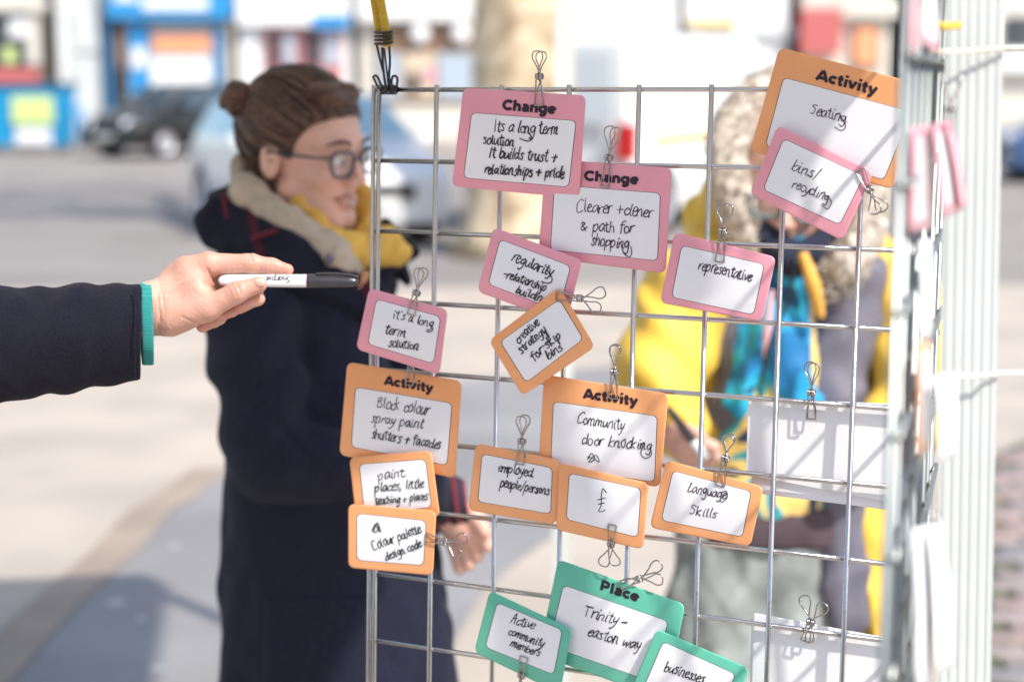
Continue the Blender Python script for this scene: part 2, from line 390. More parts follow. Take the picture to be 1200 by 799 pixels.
# ------------------------------------------------------------------ spring wire clips
CLIPG = 'wire spring clips holding the cards on the mesh'
def make_clip(label, coil, handle, d, jaw_len=29, spread=0.0, jaw_turn=0.0, open_=1.0, s=1.0):
    c = np.array(coil, float); v = np.array(handle, float) - c; L = np.linalg.norm(v); v /= L; hl = L / 1.14 / s
    tip = c - v * (jaw_len - 3) * 1.14 * s
    if d > 0: d = card_lift(tip[0], tip[1], d)
    P0 = onp(*coil, d); P1 = onp(*(c + v * 10), d); ay = (P1 - P0) / np.linalg.norm(P1 - P0); az = PZ; axx = np.cross(ay, az); axx /= np.linalg.norm(axx)
    root = empty('wire_clip', P0, label, 'clip', CLIPG)
    def W(q): q = np.asarray(q, float) * 0.001 * s; return P0 + np.outer(q[:, 0], axx) + np.outer(q[:, 1], ay) + np.outer(q[:, 2], az)
    for sd in (1, -1):
        zt = sd * 1.2
        jw = 4.6 if sd > 0 else 4.0
        jaw = [(-2.6 * sd, 0, sd * 2.2), (-3.3, -jaw_len * .5, sd * 1.9), (-jw, -jaw_len + 1.2, zt), (-jw + 1, -jaw_len, zt), (jw - 1, -jaw_len, zt), (jw, -jaw_len + 1.2, zt), (3.3, -jaw_len * .5, sd * 1.9), (2.6 * sd, 0, sd * 2.2)]
        if sd < 0: jaw = [(x, y, z) for x, y, z in jaw]
        j = np.array(jaw); a = jaw_turn * (1 if sd > 0 else -.6); ca, sa = math.cos(a), math.sin(a); j[:, 0], j[:, 1] = j[:, 0] * ca - j[:, 1] * sa, j[:, 0] * sa + j[:, 1] * ca
        o = open_
        h = np.array([(1.6, 1, sd * 1.0), (0.6, 4.5, -sd * 1.5 * o), (-2.8, hl * .5, -sd * 3.2 * o), (-5.6, hl * .72, -sd * 4.4 * o), (-4.9, hl * .93, -sd * 5 * o), (0, hl, -sd * 5.3 * o),
             (4.9, hl * .93, -sd * 5 * o), (5.6, hl * .72, -sd * 4.4 * o), (2.8, hl * .5, -sd * 3.2 * o), (-0.6, 4.5, -sd * 1.5 * o), (-1.6, 1, sd * 1.0)])
        a = spread * sd; ca, sa = math.cos(a), math.sin(a); h[:, 0], h[:, 1] = h[:, 0] * ca - h[:, 1] * sa, h[:, 0] * sa + h[:, 1] * ca
        j2 = crom(j, 4); h2 = crom(h, 5)
        V, F = merge([tube(W(j2), 0.00076 * s, 6), tube(W(h2), 0.00076 * s, 6)]); mk('wire_arm', V, F, M_spring, root)
    q = []
    for k in range(2):
        x0 = -3.6 if k == 0 else 0.7
        q.append([(x0 + 2.9 * i / 44, 2.7 * math.cos(2 * math.pi * i / 11), 2.7 * math.sin(2 * math.pi * i / 11)) for i in range(45)])
    V, F = merge([tube(W(np.array(a)), 0.0007 * s, 5) for a in q]); mk('spring_coil', V, F, M_spring, root)
    return root

# ------------------------------------------------------------------ wire mesh panels
def wire_mesh(p0, p1, r, n=10):
    P = np.array([p0, p1], float); P = np.array([P[0] + (P[1] - P[0]) * t for t in (0, .5, 1)]); return tube(P, r, n)
def make_panel(label, mtx, ncol, nrow, cat='wire panel', extra_left=True, group=None, rw=0.0026, M_chrome=M_chrome):
    root = empty('wire_mesh_panel', (0, 0, 0), label, cat, group); root.matrix_world = mtx
    W_, H_ = ncol * CELL, nrow * CELL
    V, F = wire_mesh((0, -H_ - .02, 0.0052), (0, 0.0045, 0.0052), rw); me = None
    def put(name, V, F, m, loc):
        o = mk(name, V, F, m); o.parent = root; o.location = loc; return o
    def again(src, loc):
        o = src.copy(); COL.objects.link(o); o.parent = root; o.location = loc; return o
    v0 = put('upright_wire', V, F, M_chrome, (0, 0, 0)); 
    for c in range(1, ncol + 1): again(v0, (c * CELL, 0, 0))
    if extra_left: again(v0, (0.0062, 0, -0.001)); again(v0, (W_ - 0.0062, 0, -0.001))
    V, F = wire_mesh((-.003, 0, 0), (W_ + .003, 0, 0), rw); h0 = put('cross_wire', V, F, M_chrome, (0, 0, 0))
    for r_ in range(1, nrow + 1): again(h0, (0, -r_ * CELL, 0))
    # weld beads at the crossings
    b = []
    for r_ in range(nrow + 1):
        for c in range(ncol + 1):
            a = np.array([c * CELL + .0024, -r_ * CELL + .0008, 0.0026]); 
            b.append(tube(np.array([a + [-.0012, 0, 0], a + [0, 0, 0], a + [.0012, 0, 0]]), [0.0009, 0.0017, 0.0008], 6))
    V, F = merge(b); o = put('weld_bead', V, F, M_chrome, (0, 0, 0)); o['kind'] = 'stuff'
    return root
MP = Matrix(((PX[0], PY[0], PZ[0], PO[0]), (PX[1], PY[1], PZ[1], PO[1]), (PX[2], PY[2], PZ[2], PO[2]), (0, 0, 0, 1)))
# upright wires stand proud toward the viewer, so slide the whole mesh back by their offset
MP.translation = Vector(PO - PZ * 0.003)
panel = make_panel('chrome wire mesh display panel facing the viewer and carrying the pink, orange and green cards', MP, 8, 21, group='chrome wire mesh display panels')
# second panel hinged at the right edge, running toward the camera and seen almost edge-on
A2 = PO + PX * (8 * CELL + 0.004)
nearp = at(1059, 300, 1.0); tx = nearp - A2; tx[2] = 0; tx /= np.linalg.norm(tx)
up2 = np.array([0, 0, 1.0]); up2 = up2 - tx * np.dot(up2, tx); z2 = np.cross(tx, up2)
O2 = np.array([A2[0], A2[1], A2[2] + 0.10])
O2 = O2 + tx * 0.01
M2 = Matrix(((tx[0], up2[0], z2[0], O2[0]), (tx[1], up2[1], z2[1], O2[1]), (tx[2], up2[2], z2[2], O2[2]), (0, 0, 0, 1)))
panel2 = make_panel('blurred chrome wire mesh panel seen edge-on at the right of the card panel', M2, 8, 22, M_chrome=mat('dull_steel_wire', (0.34, 0.36, 0.34), 0.4, 1.0), group='chrome wire mesh display panels')
def on2(a, b, c): return O2 + tx * a + up2 * b + z2 * c

# ------------------------------------------------------------------ the cards
G1 = 'handwritten cards clipped to the wire mesh panel'
def card(*a, **k): return make_card(*a, **k)
card('pink_card', 'large pink Change card reading Its a long term solution', 'card', G1, M_pink,
     [(543, 103), (686.5, 112), (678.5, 232.5), (529.5, 218.5)], [(553, 132.6), (674.7, 142), (666, 219), (543.7, 208.3)], 0.020, seed=3, wd=1.45, bend=0.004, tilt=(0, -.004),
     heading=('Change', (588, 129), (651, 134), 12.6),
     texts=[('Its a long term', (577, 153.5), (653.4, 158.2), 8.2), ('solution', (565.3, 168.5), (602, 171.6), 7.5), ('It builds trust +', (571, 184.2), (652, 190.5), 7.8), ('relationships + pride', (567.3, 203), (660.5, 209), 7.2)],
     extra=[[(620, 156), (623, 163), (618, 165.5), (609, 162.5)]])
card('pink_card', 'large pink Change card reading Clearer + clener & path for shopping', 'card', G1, M_pink,
     [(639.2, 186), (787.2, 197), (780, 320.3), (630.7, 301)], [(650.2, 217), (773.5, 226.8), (770, 305.2), (645.3, 292.7)], 0.0125, seed=5, wd=1.1, bend=.003, tilt=(0, -.002), ink=M_purple,
     heading=('Change', (684, 211.8), (748, 216.5), 12.2),
     texts=[('Clearer +clener', (674.6, 248), (764.5, 255), 8.8), ('& path for', (679.8, 270.2), (742.4, 273.2), 8), ('shopping', (691.6, 287), (737, 292), 8)],
     extra=[[(728, 287), (731, 297), (738, 301), (740, 295), (739, 289)]])
card('pink_card', 'small pink card reading regularity - relationship building, tilted below the long term card', 'card', G1, M_pink,
     [(578.1, 266.4), (682, 304.5), (663.3, 379.6), (559.3, 341.7)], [(586.4, 281), (668.3, 312), (654.5, 363.8), (572.6, 332.8)], 0.021, seed=8, wd=1.4, bend=.003,
     texts=[('regularity', (598.9, 305.5), (646.5, 324), 7.6), ('-relationship', (588.9, 324), (639, 341.5), 5.8), ('building', (603.2, 343), (640, 356), 6)],
     extra=[[(641, 316), (647, 327), (643, 332), (634, 330)]])
card('orange_card', 'small orange card reading creative strategy for skip bins, hanging turned on its corner', 'card', G1, M_orange,
     [(572.8, 398.9), (655.4, 335.8), (697.3, 406.4), (612.4, 464)], [(586.6, 400.2), (655.4, 351.3), (683, 397.2), (616.6, 447.8)], 0.028, seed=9, wd=1.35, bend=.002,
     texts=[('creative', (607.9, 403), (632.5, 379), 6), ('strategy', (610.9, 415), (641, 388), 6), ('for skip', (625.4, 423), (658.5, 395), 6.2), ('bins', (642.5, 421), (660, 409), 6)],
     extra=[[(637, 390), (643, 393), (641, 402), (632, 408)]])
card('pink_card', "small pink card reading it's a long term solution, at the left edge of the mesh", 'card', G1, M_pink,
     [(432.6, 337.6), (524.5, 362.6), (514.7, 439), (417, 409)], [(441.3, 350.8), (516, 371.4), (507.7, 425.7), (431.3, 402.7)], 0.026, seed=12, wd=1.2, bend=.003,
     texts=[("it's a long", (459.6, 372.6), (507.2, 383.4), 6.6), ('term', (449.6, 391), (475, 394.5), 6.5), ('solution', (454.6, 406), (489.7, 410), 6.2)],
     extra=[[(504, 380), (507, 386), (503, 389), (499, 388)]])
card('orange_card', 'large orange Activity card reading Block colour spray paint shutters + facades', 'card', G1, M_orange,
     [(407, 424), (541, 446.3), (533.5, 560.2), (397.5, 532.7)], [(417, 453.8), (529.3, 472.6), (523.5, 544.7), (412, 523.2)], 0.0115, seed=15, wd=1.1, ink=M_teal, bend=.003, tilt=(-.002, 0),
     heading=('Activity', (450, 450.5), (507, 460), 11),
     texts=[('Block colour', (441.4, 477), (502.7, 486), 8), ('spray paint', (434, 494), (495.2, 502), 7), ('shutters + facades', (434.6, 513), (516, 526), 7.2)])
card('orange_card', 'small orange card reading paint. places, little, between the Block colour and Colour palette cards', 'card', G1, M_orange,
     [(409.3, 535.7), (505.2, 527.7), (515.5, 605.3), (417.6, 614)], [(421.3, 544), (498.5, 538.2), (505.2, 594), (427.6, 601.6)], 0.019, seed=17, wd=1.1, ink=M_teal, bend=.002,
     texts=[('paint.', (443, 562.3), (476.4, 557.7), 6.6), ('places, little', (438.9, 576), (497, 571), 6.2), ('teaching + places', (439.6, 591), (501.5, 585), 5.4)])
card('orange_card', 'small orange card reading Colour palette design code, lowest of the left stack', 'card', G1, M_orange,
     [(408, 590), (511, 598.3), (507, 674), (408, 664.7)], [(418.4, 601.5), (498.9, 610), (496, 661.8), (418.4, 656)], 0.026, seed=19, wd=1.15, ink=M_teal, bend=.002,
     texts=[('Colour palette', (436.8, 644.5), (494, 623), 6.6), ('design code', (451.7, 656.5), (494.5, 640), 5.8)],
     extra=[[(436, 622), (440, 614), (444, 620), (438, 623), (442, 612), (446, 623), (441, 617)]])
card('orange_card', 'small orange card reading employed. people/persons, left of the pound sign card', 'card', G1, M_orange,
     [(557.3, 519), (656, 539), (651.7, 614.8), (549, 597.8)], [(565.3, 532), (646.7, 548.2), (645, 601.6), (560.3, 587.3)], 0.018, seed=22, wd=1.25, bend=.004,
     texts=[('employed.', (582.9, 551.5), (625.4, 558.7), 6.8), ('people/persons', (585.4, 569.5), (643.5, 580), 6.6)])
card('orange_card', 'large orange Activity card reading Community door knocking', 'card', G1, M_orange,
     [(637.5, 438.8), (783.3, 461), (773.3, 571), (631, 545.2)], [(648.8, 470.8), (769.8, 487.6), (766.5, 564.5), (645.8, 545.2)], 0.0125, seed=24, wd=1.1, bend=.003,
     heading=('Activity', (683.4, 466.3), (747, 475.6), 12),
     texts=[('Community', (675, 495.5), (731.4, 504), 8), ('door knocking', (680.9, 520), (764, 527.5), 8)],
     extra=[[(689, 538), (693, 531), (697, 538), (690, 541), (698, 533), (702, 541), (695, 537), (688, 535)], [(755, 518), (751, 531), (756, 537), (763, 533), (762, 524)]])
card('orange_card', 'small orange card with a pound sign, below the Community card', 'card', G1, M_orange,
     [(655, 542), (760.2, 566), (753.6, 643.5), (651.6, 620.4)], [(667.6, 554.5), (750.7, 572.3), (747, 629), (664, 608)], 0.024, seed=25, wd=1.15, bend=.003,
     extra=[[(710.5, 577), (706.5, 572.5), (704.8, 580), (704.3, 592), (701.5, 598.5), (706, 599), (709, 597)], [(700.5, 585.5), (709.5, 583)], [(701, 590.5), (708.5, 589)]])
card('orange_card', 'small orange card reading Language skills, below the white paper', 'card', G1, M_orange,
     [(780.3, 538.5), (894.7, 570.3), (879, 640.5), (761.4, 618)], [(789, 551.5), (880, 575.8), (869.4, 628.5), (775.3, 609)], 0.019, seed=27, wd=1.1, bend=.003, ink=M_purple,
     texts=[('Language', (804.8, 576), (850.5, 583.6), 7), ('Skills', (807.8, 602), (839, 607), 6.8)],
     extra=[[(845, 577), (851, 575), (852, 583), (846, 588), (844, 584), (849, 580)]])
card('green_card', 'large green Place card reading Trinity - easton way', 'card', G1, M_green,
     [(654, 655), (803, 708), (780, 820), (631, 767)], [(660.6, 685.5), (782.4, 727.5), (765.6, 798.6), (643.5, 756)], 0.0125, seed=29, wd=1.25, bend=.003,
     heading=('Place', (702.5, 690.5), (748, 705), 12),
     texts=[('Trinity -', (683, 721), (733, 735), 8), ('easton way', (687.6, 744), (750.5, 761), 7.6)])
card('green_card', 'small green card reading Active community members, at the lower left', 'card', G1, M_green,
     [(573.9, 691.5), (670, 737), (656, 812), (555.6, 763.5)], [(583, 706), (658.5, 738), (648.6, 789.6), (569, 757.5)], 0.021, seed=31, wd=1.2, bend=.003,
     texts=[('Active', (597.9, 728.5), (625.5, 737), 7), ('community', (594.9, 742.5), (636, 758), 5.8), ('members', (597, 756), (631.5, 769), 5.2)])
card('green_card', 'small green card reading businesses, cut by the bottom of the picture', 'card', G1, M_green,
     [(769.5, 736.5), (878.4, 783), (849, 858), (738, 811)], [(777.6, 751.5), (861.6, 789.6), (838, 846), (752, 811)], 0.021, seed=33, wd=1.2, bend=.003,
     texts=[('businesses', (777.9, 785.5), (823.5, 800.5), 7.5)])
card('pink_card', 'small pink card reading representative, in front of the yellow coat', 'card', G1, M_pink,
     [(790.7, 272), (909.3, 301.3), (892.8, 377.3), (773.3, 354.7)], [(799.2, 288), (895.2, 310), (882.7, 368.5), (787.5, 348)], 0.020, seed=35, wd=1.2, bend=.003, ink=M_purple,
     texts=[('representative', (818, 315.5), (880, 329.5), 7.6)])
card('orange_card', 'large orange Activity card reading Seating, tilted at the upper right', 'card', G1, M_orange,
     [(913.7, 55.6), (1083, 100), (1046, 222), (879, 177)], [(918.6, 91.4), (1066.6, 131), (1035.7, 210.5), (897.4, 171)], 0.0125, seed=37, wd=1.15, ink=M_purple,
     heading=('Activity', (955.5, 93.5), (1026.5, 112), 13.2), texts=[('Seating.', (948, 133.5), (994, 144), 7.6)],
     extra=[[(985, 136), (991, 148), (986, 153), (978, 149)]])
card('pink_card', 'small pink card reading bins/ recycling, clipped over the corner of the Seating card', 'card', G1, M_pink,
     [(912, 146.7), (1023.7, 201.7), (987, 282.4), (878.5, 227)], [(918.6, 163), (1012, 206.6), (983.7, 263), (894.8, 222)], 0.021, seed=39, wd=1.05, bend=.002, ink=M_purple,
     texts=[('bins/', (926.5, 199), (959.5, 210), 7.6), ('recycling', (927.4, 220), (971, 236), 6.8)],
     extra=[[(966, 228), (974, 236), (970, 245), (962, 240)]])

# white cards on the far side of the mesh
def back_card(label, C, d0, rad=7, tilt=(0, 0)):
    O = np.array(C, float); cen = O.mean(0); Mi = np.linalg.inv(np.stack([(O[1] - O[0]) / 2, (O[3] - O[0]) / 2], 1))
    def place(x, y, h=0.0):
        u, v = Mi @ (np.array([x, y]) - cen); return onp(x, y, d0 + tilt[0] * u + tilt[1] * v + h)
    V, F = rr_grid(C, rad, place, 0, thick=0.0008); o = mk('white_card', V, F, M_paper, org=V.mean(0)); return tag(o, label, 'card', 'white cards seen from the back behind the mesh')
back_card('white card back clipped behind the mesh in front of the yellow coat, wider lower sheet', [(884, 505), (1064, 520), (1062, 600), (880, 577)], -0.0125, tilt=(0, -.001))
back_card('white card back clipped behind the mesh right of the Language skills card, upper sheet', [(877, 465.5), (1062, 474), (1060, 592), (874, 556)], -0.0095, rad=2.5, tilt=(0, -.0005))
back_card('white card back clipped behind the mesh at the lower right corner', [(881, 717.5), (1066, 752), (1062, 850), (878, 835)], -0.0095, rad=5)

# clips: label, coil, handle end, lift, ...
make_clip('wire clip on top of the Its a long term Change card', (632, 90), (632, 61), 0.021)
make_clip('wire clip with two spread loops on top of the Clearer path Change card', (713.5, 185), (719, 149), 0.0135, spread=0.2, jaw_turn=0.02, open_=1.0)
make_clip('wire clip lying sideways at the corner of the creative strategy card', (679, 349.5), (710, 353), 0.030, jaw_len=25, spread=.35, open_=.9)
make_clip("wire clip on top of the small pink card reading it's a long term solution", (488, 343.5), (495, 313), 0.0285, jaw_len=24)
make_clip('wire clip reaching down over the Activity heading of the Block colour card', (483, 421), (486, 392), 0.0135, jaw_len=28)
make_clip('wire clip on top of the employed people card', (611.5, 517), (613.5, 486), 0.0235, jaw_len=24)
make_clip('wire clip on top of the Community door knocking card', (720, 436), (721, 404), 0.0145, jaw_len=27, spread=.06)
make_clip('wire clip on top of the Language skills card', (850, 537), (855, 510), 0.0225, jaw_len=28, spread=.04)
make_clip('wire clip with heart shaped loops on top of the representative card', (847, 271), (850, 240), 0.0225, jaw_len=30, spread=.18)
make_clip('wire clip at the right corner of the bins recycling card', (1019, 222), (1031, 247), 0.0235, jaw_len=20, spread=.12)
make_clip('wire clip on the upper white card back', (951, 460), (951.5, 426), -0.001, jaw_len=26, spread=.12)
make_clip('wire clip on the white card back at the lower right corner', (950, 729), (955, 699), -0.001, jaw_len=20, spread=.5, jaw_turn=-.1)
make_clip('wire clip lying sideways on top of the green Place card', (749, 678), (779, 668), 0.0165, jaw_len=22, spread=.28)
make_clip('wire clip hanging upside down from the pound sign card', (716, 637), (713.5, 664), 0.0265, jaw_len=20, spread=.22)
make_clip('wire clip lying sideways at the right of the Colour palette card', (522, 635), (548, 642), 0.0285, jaw_len=23, spread=.4)
make_clip('wire clip hanging below the Active community members card', (611, 791), (606, 822), 0.0235, jaw_len=21)

# ------------------------------------------------------------------ yellow bungee with black hook at the top left corner
M_bun = mat('yellow_woven_elastic', (0.62, 0.40, 0.035), 0.75, var=0.18, vscale=500, bump=0.8, bscale=900)
M_hook = mat('black_coated_wire', (0.012, 0.014, 0.018), 0.35)
def o3(L, d=0.012): return np.array([onp(x, y, d + (z if len(q) > 2 else 0)) for q in L for x, y, z in [tuple(q) + (0,) * (3 - len(q))]])
bg_ = empty('bungee_cord', onp(450, 100, .012), 'yellow elastic bungee cord hooked over the top left corner of the mesh panel', 'bungee cord')
V, F = merge([tube(crom(o3([(420, -120), (429, -60), (437, -5), (441.5, 22), (443.5, 36)]), 6), 0.0038, 10), tube(crom(o3([(429, -120), (438, -60), (445.5, -5), (450, 20), (453.5, 44), (453.5, 55)], .016), 6), [0.0042] * 5 + [0.0048, 0.0046], 10)])
mk('elastic', V, F, M_bun, bg_)
coil = []
for i in range(64):
    a = 2 * math.pi * i / 16
    coil.append((449.5 + 10.5 * math.cos(a) * (1 if i < 60 else .9), 36.5 + i * .27 + 1.2 * math.sin(a), 0.0092 * math.sin(a)))
hk = [tube(o3(coil, .014), 0.00135, 6)]
hk.append(tube(crom(o3([(441, 52, .004), (445, 68, .003), (450, 88, .002), (452, 102, .002), (448, 107, -.001), (443, 102, 0), (438, 92, .001), (437.5, 90, 0), (441, 89, 0), (445, 96, 0), (449, 106, -.004)], .010), 6), 0.00135, 6))
hk.append(tube(crom(o3([(448, 56, .004), (449, 76, .003), (451, 96, .004), (453, 106, .004), (455, 108, -.004)], .010), 6), 0.00135, 6))
hk.append(tube(crom(o3([(456, 54, .004), (457, 72, .003), (456, 92, .002), (459, 105, .002), (463, 105, 0), (465.5, 97, 0), (465, 90.5, 0), (461, 89.5, 0), (459, 94, 0), (459, 104, -.003)], .010), 6), 0.00135, 6))
hk.append(tube(crom(o3([(450, 57, -.004), (452.5, 76, -.003), (455, 98, -.002), (457, 107, 0)], .010), 6), 0.00125, 6))
hk.append(tube(np.array([PO + PX * (0.004 + 0.021 * i / 60) + PY * (.0045 * math.cos(i * .63)) + PZ * (.0045 * math.sin(i * .63) - .003) for i in range(61)]), 0.0012, 6))
V, F = merge(hk); mk('wire_hook', V, F, M_hook, bg_)

# ------------------------------------------------------------------ edge-on cards, ties and the gazebo leg at the right
def slab_card(name, label, m, tl, tr, br, bl, D1, D2, inner=True):
    """card hanging across the edge-on panel: left side at distance D1, right side at D2"""
    P = [at(*tl, D1), at(*tr, D2), at(*br, D2), at(*bl, D1)]; P = [np.array(p) for p in P]
    n = np.cross(P[1] - P[0], P[3] - P[0]); n /= np.linalg.norm(n)
    if n[1] > 0: n = -n
    def grid(mg, off):
        V = []
        for j in range(9):
            for i in range(9):
                u = mg[0] + (1 - 2 * mg[0]) * i / 8; v = mg[1] + (1 - mg[1] - mg[2]) * j / 8
                if i in (0, 8) and j in (0, 8): u = abs(u - .06) if i else u + .06
                V.append(P[0] * (1 - u) * (1 - v) + P[1] * u * (1 - v) + P[2] * u * v + P[3] * (1 - u) * v + n * (off + .0012 * math.sin(math.pi * v)))
        return np.array(V), [[j * 9 + i, (j + 1) * 9 + i, (j + 1) * 9 + i + 1, j * 9 + i + 1] for j in range(8) for i in range(8)]
    V, F = grid((0, 0, 0), 0); b = V - n * .0008; k = len(V)
    rim = list(range(9)) + [j * 9 + 8 for j in range(1, 9)] + [72 + i for i in range(7, -1, -1)] + [j * 9 for j in range(7, 0, -1)]
    F2 = F + [[q + k for q in f[::-1]] for f in F] + [[rim[i], rim[(i + 1) % 32], rim[(i + 1) % 32] + k, rim[i] + k] for i in range(32)]
    o = mk(name, np.concatenate([V, b]), F2, m, org=V.mean(0)); tag(o, label, 'card', 'blurred cards hanging on the edge-on mesh panel')
    if inner:
        V, F = grid((.10, .10, .12), .0004); mk('writing_panel', V, F, M_white, o)
    return o
slab_card('pink_card', 'blurred pink edged card hanging highest on the edge-on panel', M_pink, (1072, -30), (1096, -34), (1100, 64), (1078, 50), 1.16, 1.24)
slab_card('pink_card', 'blurred pink card edge just left of the highest card on the edge-on panel', M_pink, (1062, -40), (1074, -38), (1076, 62), (1068, 70), 1.02, 1.10, False)
slab_card('pink_card', 'blurred pink edged card hanging left of its twin halfway up the edge-on panel', M_pink, (1069, 150), (1090, 146), (1094, 268), (1064, 274), 1.06, 1.20)
slab_card('pink_card', 'blurred pink edged card tilted right against the ribbed gazebo leg', M_pink, (1093, 145), (1109, 141), (1130, 246), (1104, 256), 1.14, 1.26)
slab_card('pink_card', 'blurred thin pink card seen from its edge beside the ribbed gazebo leg', M_pink, (1108, 143), (1115, 141), (1134, 240), (1126, 246), 1.20, 1.28, False)
slab_card('white_card', 'blurred curled white card in the middle of the edge-on panel', M_paper, (1097, 440), (1121, 436), (1122, 532), (1101, 542), 1.10, 1.24, False)
slab_card('orange_card', 'blurred orange edged card in the middle of the edge-on panel', M_orange, (1074, 400), (1092, 398), (1090, 528), (1076, 536), 1.08, 1.20)
slab_card('white_card', 'blurred long white card low on the edge-on panel, left one', M_paper, (1070, 620), (1088, 614), (1092, 800), (1074, 810), 1.02, 1.14, False)
slab_card('white_card', 'blurred long white card low on the edge-on panel, right one', M_paper, (1088, 616), (1106, 612), (1120, 780), (1098, 790), 1.08, 1.20, False)
slab_card('white_card', 'blurred white card strip below the twin pink cards', M_paper, (1078, 282), (1092, 280), (1092, 396), (1078, 398), 1.12, 1.2, False)
def clip2(label, a, b, c, seedk):
    P0 = on2(a, b, c); root = empty('wire_clip', P0, label, 'clip', 'clips on the edge-on panel'); rr = np.random.RandomState(seedk)
    for s in (1, -1):
        h = np.array([(0, -.024, .001 * s), (.004, -.024, .001 * s), (.003, 0, .002 * s), (-.003, .008, -.002 * s), (-.007, .020, -.006 * s), (0, .027, -.007 * s), (.007, .02, -.006 * s), (.003, .008, -.002 * s), (-.003, 0, .002 * s), (-.004, -.024, .001 * s)])
        h = h[:, [2, 1, 0]] if rr.rand() > .5 else h
        P = crom(h, 4); W = P0 + np.outer(P[:, 0], tx) + np.outer(P[:, 1], up2) + np.outer(P[:, 2], z2)
        V, F = tube(W, 0.0007, 6); mk('wire_arm', V, F, M_spring, root)
    t = np.linspace(0, 1, 40); P = np.stack([.0024 * np.cos(t * 30), .0024 * np.sin(t * 30), (t - .5) * .008], 1)
    V, F = tube(P0 + np.outer(P[:, 0], tx) + np.outer(P[:, 1], up2) + np.outer(P[:, 2], z2), .0006, 5); mk('spring_coil', V, F, M_spring, root)
def row2(y, a):                       # height on the second panel of photo row y at distance a along it
    p = O2 + tx * a; r = ray(600, y); D = p[1]; return (CAM + r * (D / r[1]))[2] - p[2]
for k, (y, a, c, lab) in enumerate([(22, .40, .012, 'blurred clip beside the highest card of the edge-on panel'), (102, .30, .014, 'blurred clip above the twin pink cards on the edge-on panel'), (128, .36, -.014, 'blurred clip right above the left pink card on the edge-on panel'),
        (418, .30, .012, 'blurred clip above the curled white card'), (545, .34, .010, 'blurred clip just below the curled white card'), (574, .28, .014, 'blurred clip in the middle of the column of glinting clips'), (600, .36, .012, 'blurred clip right above the long white cards'), (640, .44, -.012, 'blurred clip left of the long white cards'), (784, .34, .012, 'blurred clip at the very bottom of the edge-on panel')]):
    clip2(lab, a, row2(y, a), c, k)
# ribbed gazebo leg
M_alu = mat('ribbed_frosted_aluminium', (0.68, 0.72, 0.70), 0.4, 0.0, var=0.04, vscale=8)
D_leg = 1.36; s_ = D_leg / FPX
top = at(1141, 60, D_leg); bot = at(1130, 700, D_leg); dirv = (bot - top) / np.linalg.norm(bot - top)
P_hi = top - dirv * 0.75; P_lo = top + dirv * ((top[2]) / -dirv[2])
ux = np.array([1.0, -.24, 0]); ux -= dirv * np.dot(ux, dirv); ux /= np.linalg.norm(ux); uy = np.cross(dirv, ux)
prof = []
hw = 0.0215; ribs = 6
def side(a, b, k):
    out = []
    for i in range(k):
        t0 = i / k; g = 1.0 / k
        for f_, dpt in ((0.0, 0), (.62, 0), (.70, .0008), (.92, .0008)):
            q = a + (b - a) * (t0 + g * f_); nrm = np.array([-(b - a)[1], (b - a)[0]]); nrm = nrm / np.linalg.norm(nrm); out.append(q + nrm * dpt)
    return out
cs = [np.array(c, float) for c in [(-hw, -hw), (hw, -hw), (hw, hw), (-hw, hw)]]
for i in range(4): prof += side(cs[i], cs[(i + 1) % 4], ribs)
n = len(prof); V = []
for P in (P_hi, P_lo):
    for q in prof: V.append(P + ux * q[0] + uy * q[1])
F = [[i, (i + 1) % n, (i + 1) % n + n, i + n] for i in range(n)] + [list(range(n)), [i + n for i in range(n)][::-1]]
gazebo = empty('gazebo', P_lo, 'white gazebo whose ribbed leg stands right of the mesh panels, canopy unseen above the picture', 'gazebo')
leg = mk('leg', V, F, M_alu, gazebo, smooth=False)
M_rope = mat('white_twisted_string', (0.72, 0.66, 0.55), 0.8, var=.1, vscale=200, bump=.6, bscale=400)
M_yel = mat('yellow_cable_tie', (0.80, 0.52, 0.05), 0.5)
def string(label, L, m=M_rope, r=.0017, name='string', cat='string'):
    P = crom(np.array([at(x, y, D) for x, y, D in L]), 6); V, F = tube(P, r, 8); o = mk(name, V, F, m, org=P[0]); return tag(o, label, cat)
string('pale string tied from the edge-on panel across the gazebo leg near its top', [(1090, 62, 1.30), (1112, 61, 1.3), (1140, 60, 1.325), (1180, 57, 1.33), (1260, 57, 1.34)])
string('white string tied across the gazebo leg at mid height', [(1088, 448, 1.26), (1112, 441, 1.3), (1136, 441, 1.325), (1164, 439, 1.325), (1172, 437, 1.33), (1260, 437, 1.34)], mat('white_cord', (.8, .78, .75), .7))
string('short yellow cable tie on the edge-on panel near the top of the picture', [(1096, 28, 1.32), (1104, 31, 1.3), (1124, 30, 1.32)], M_yel, .003, 'cable_tie', 'cable tie')

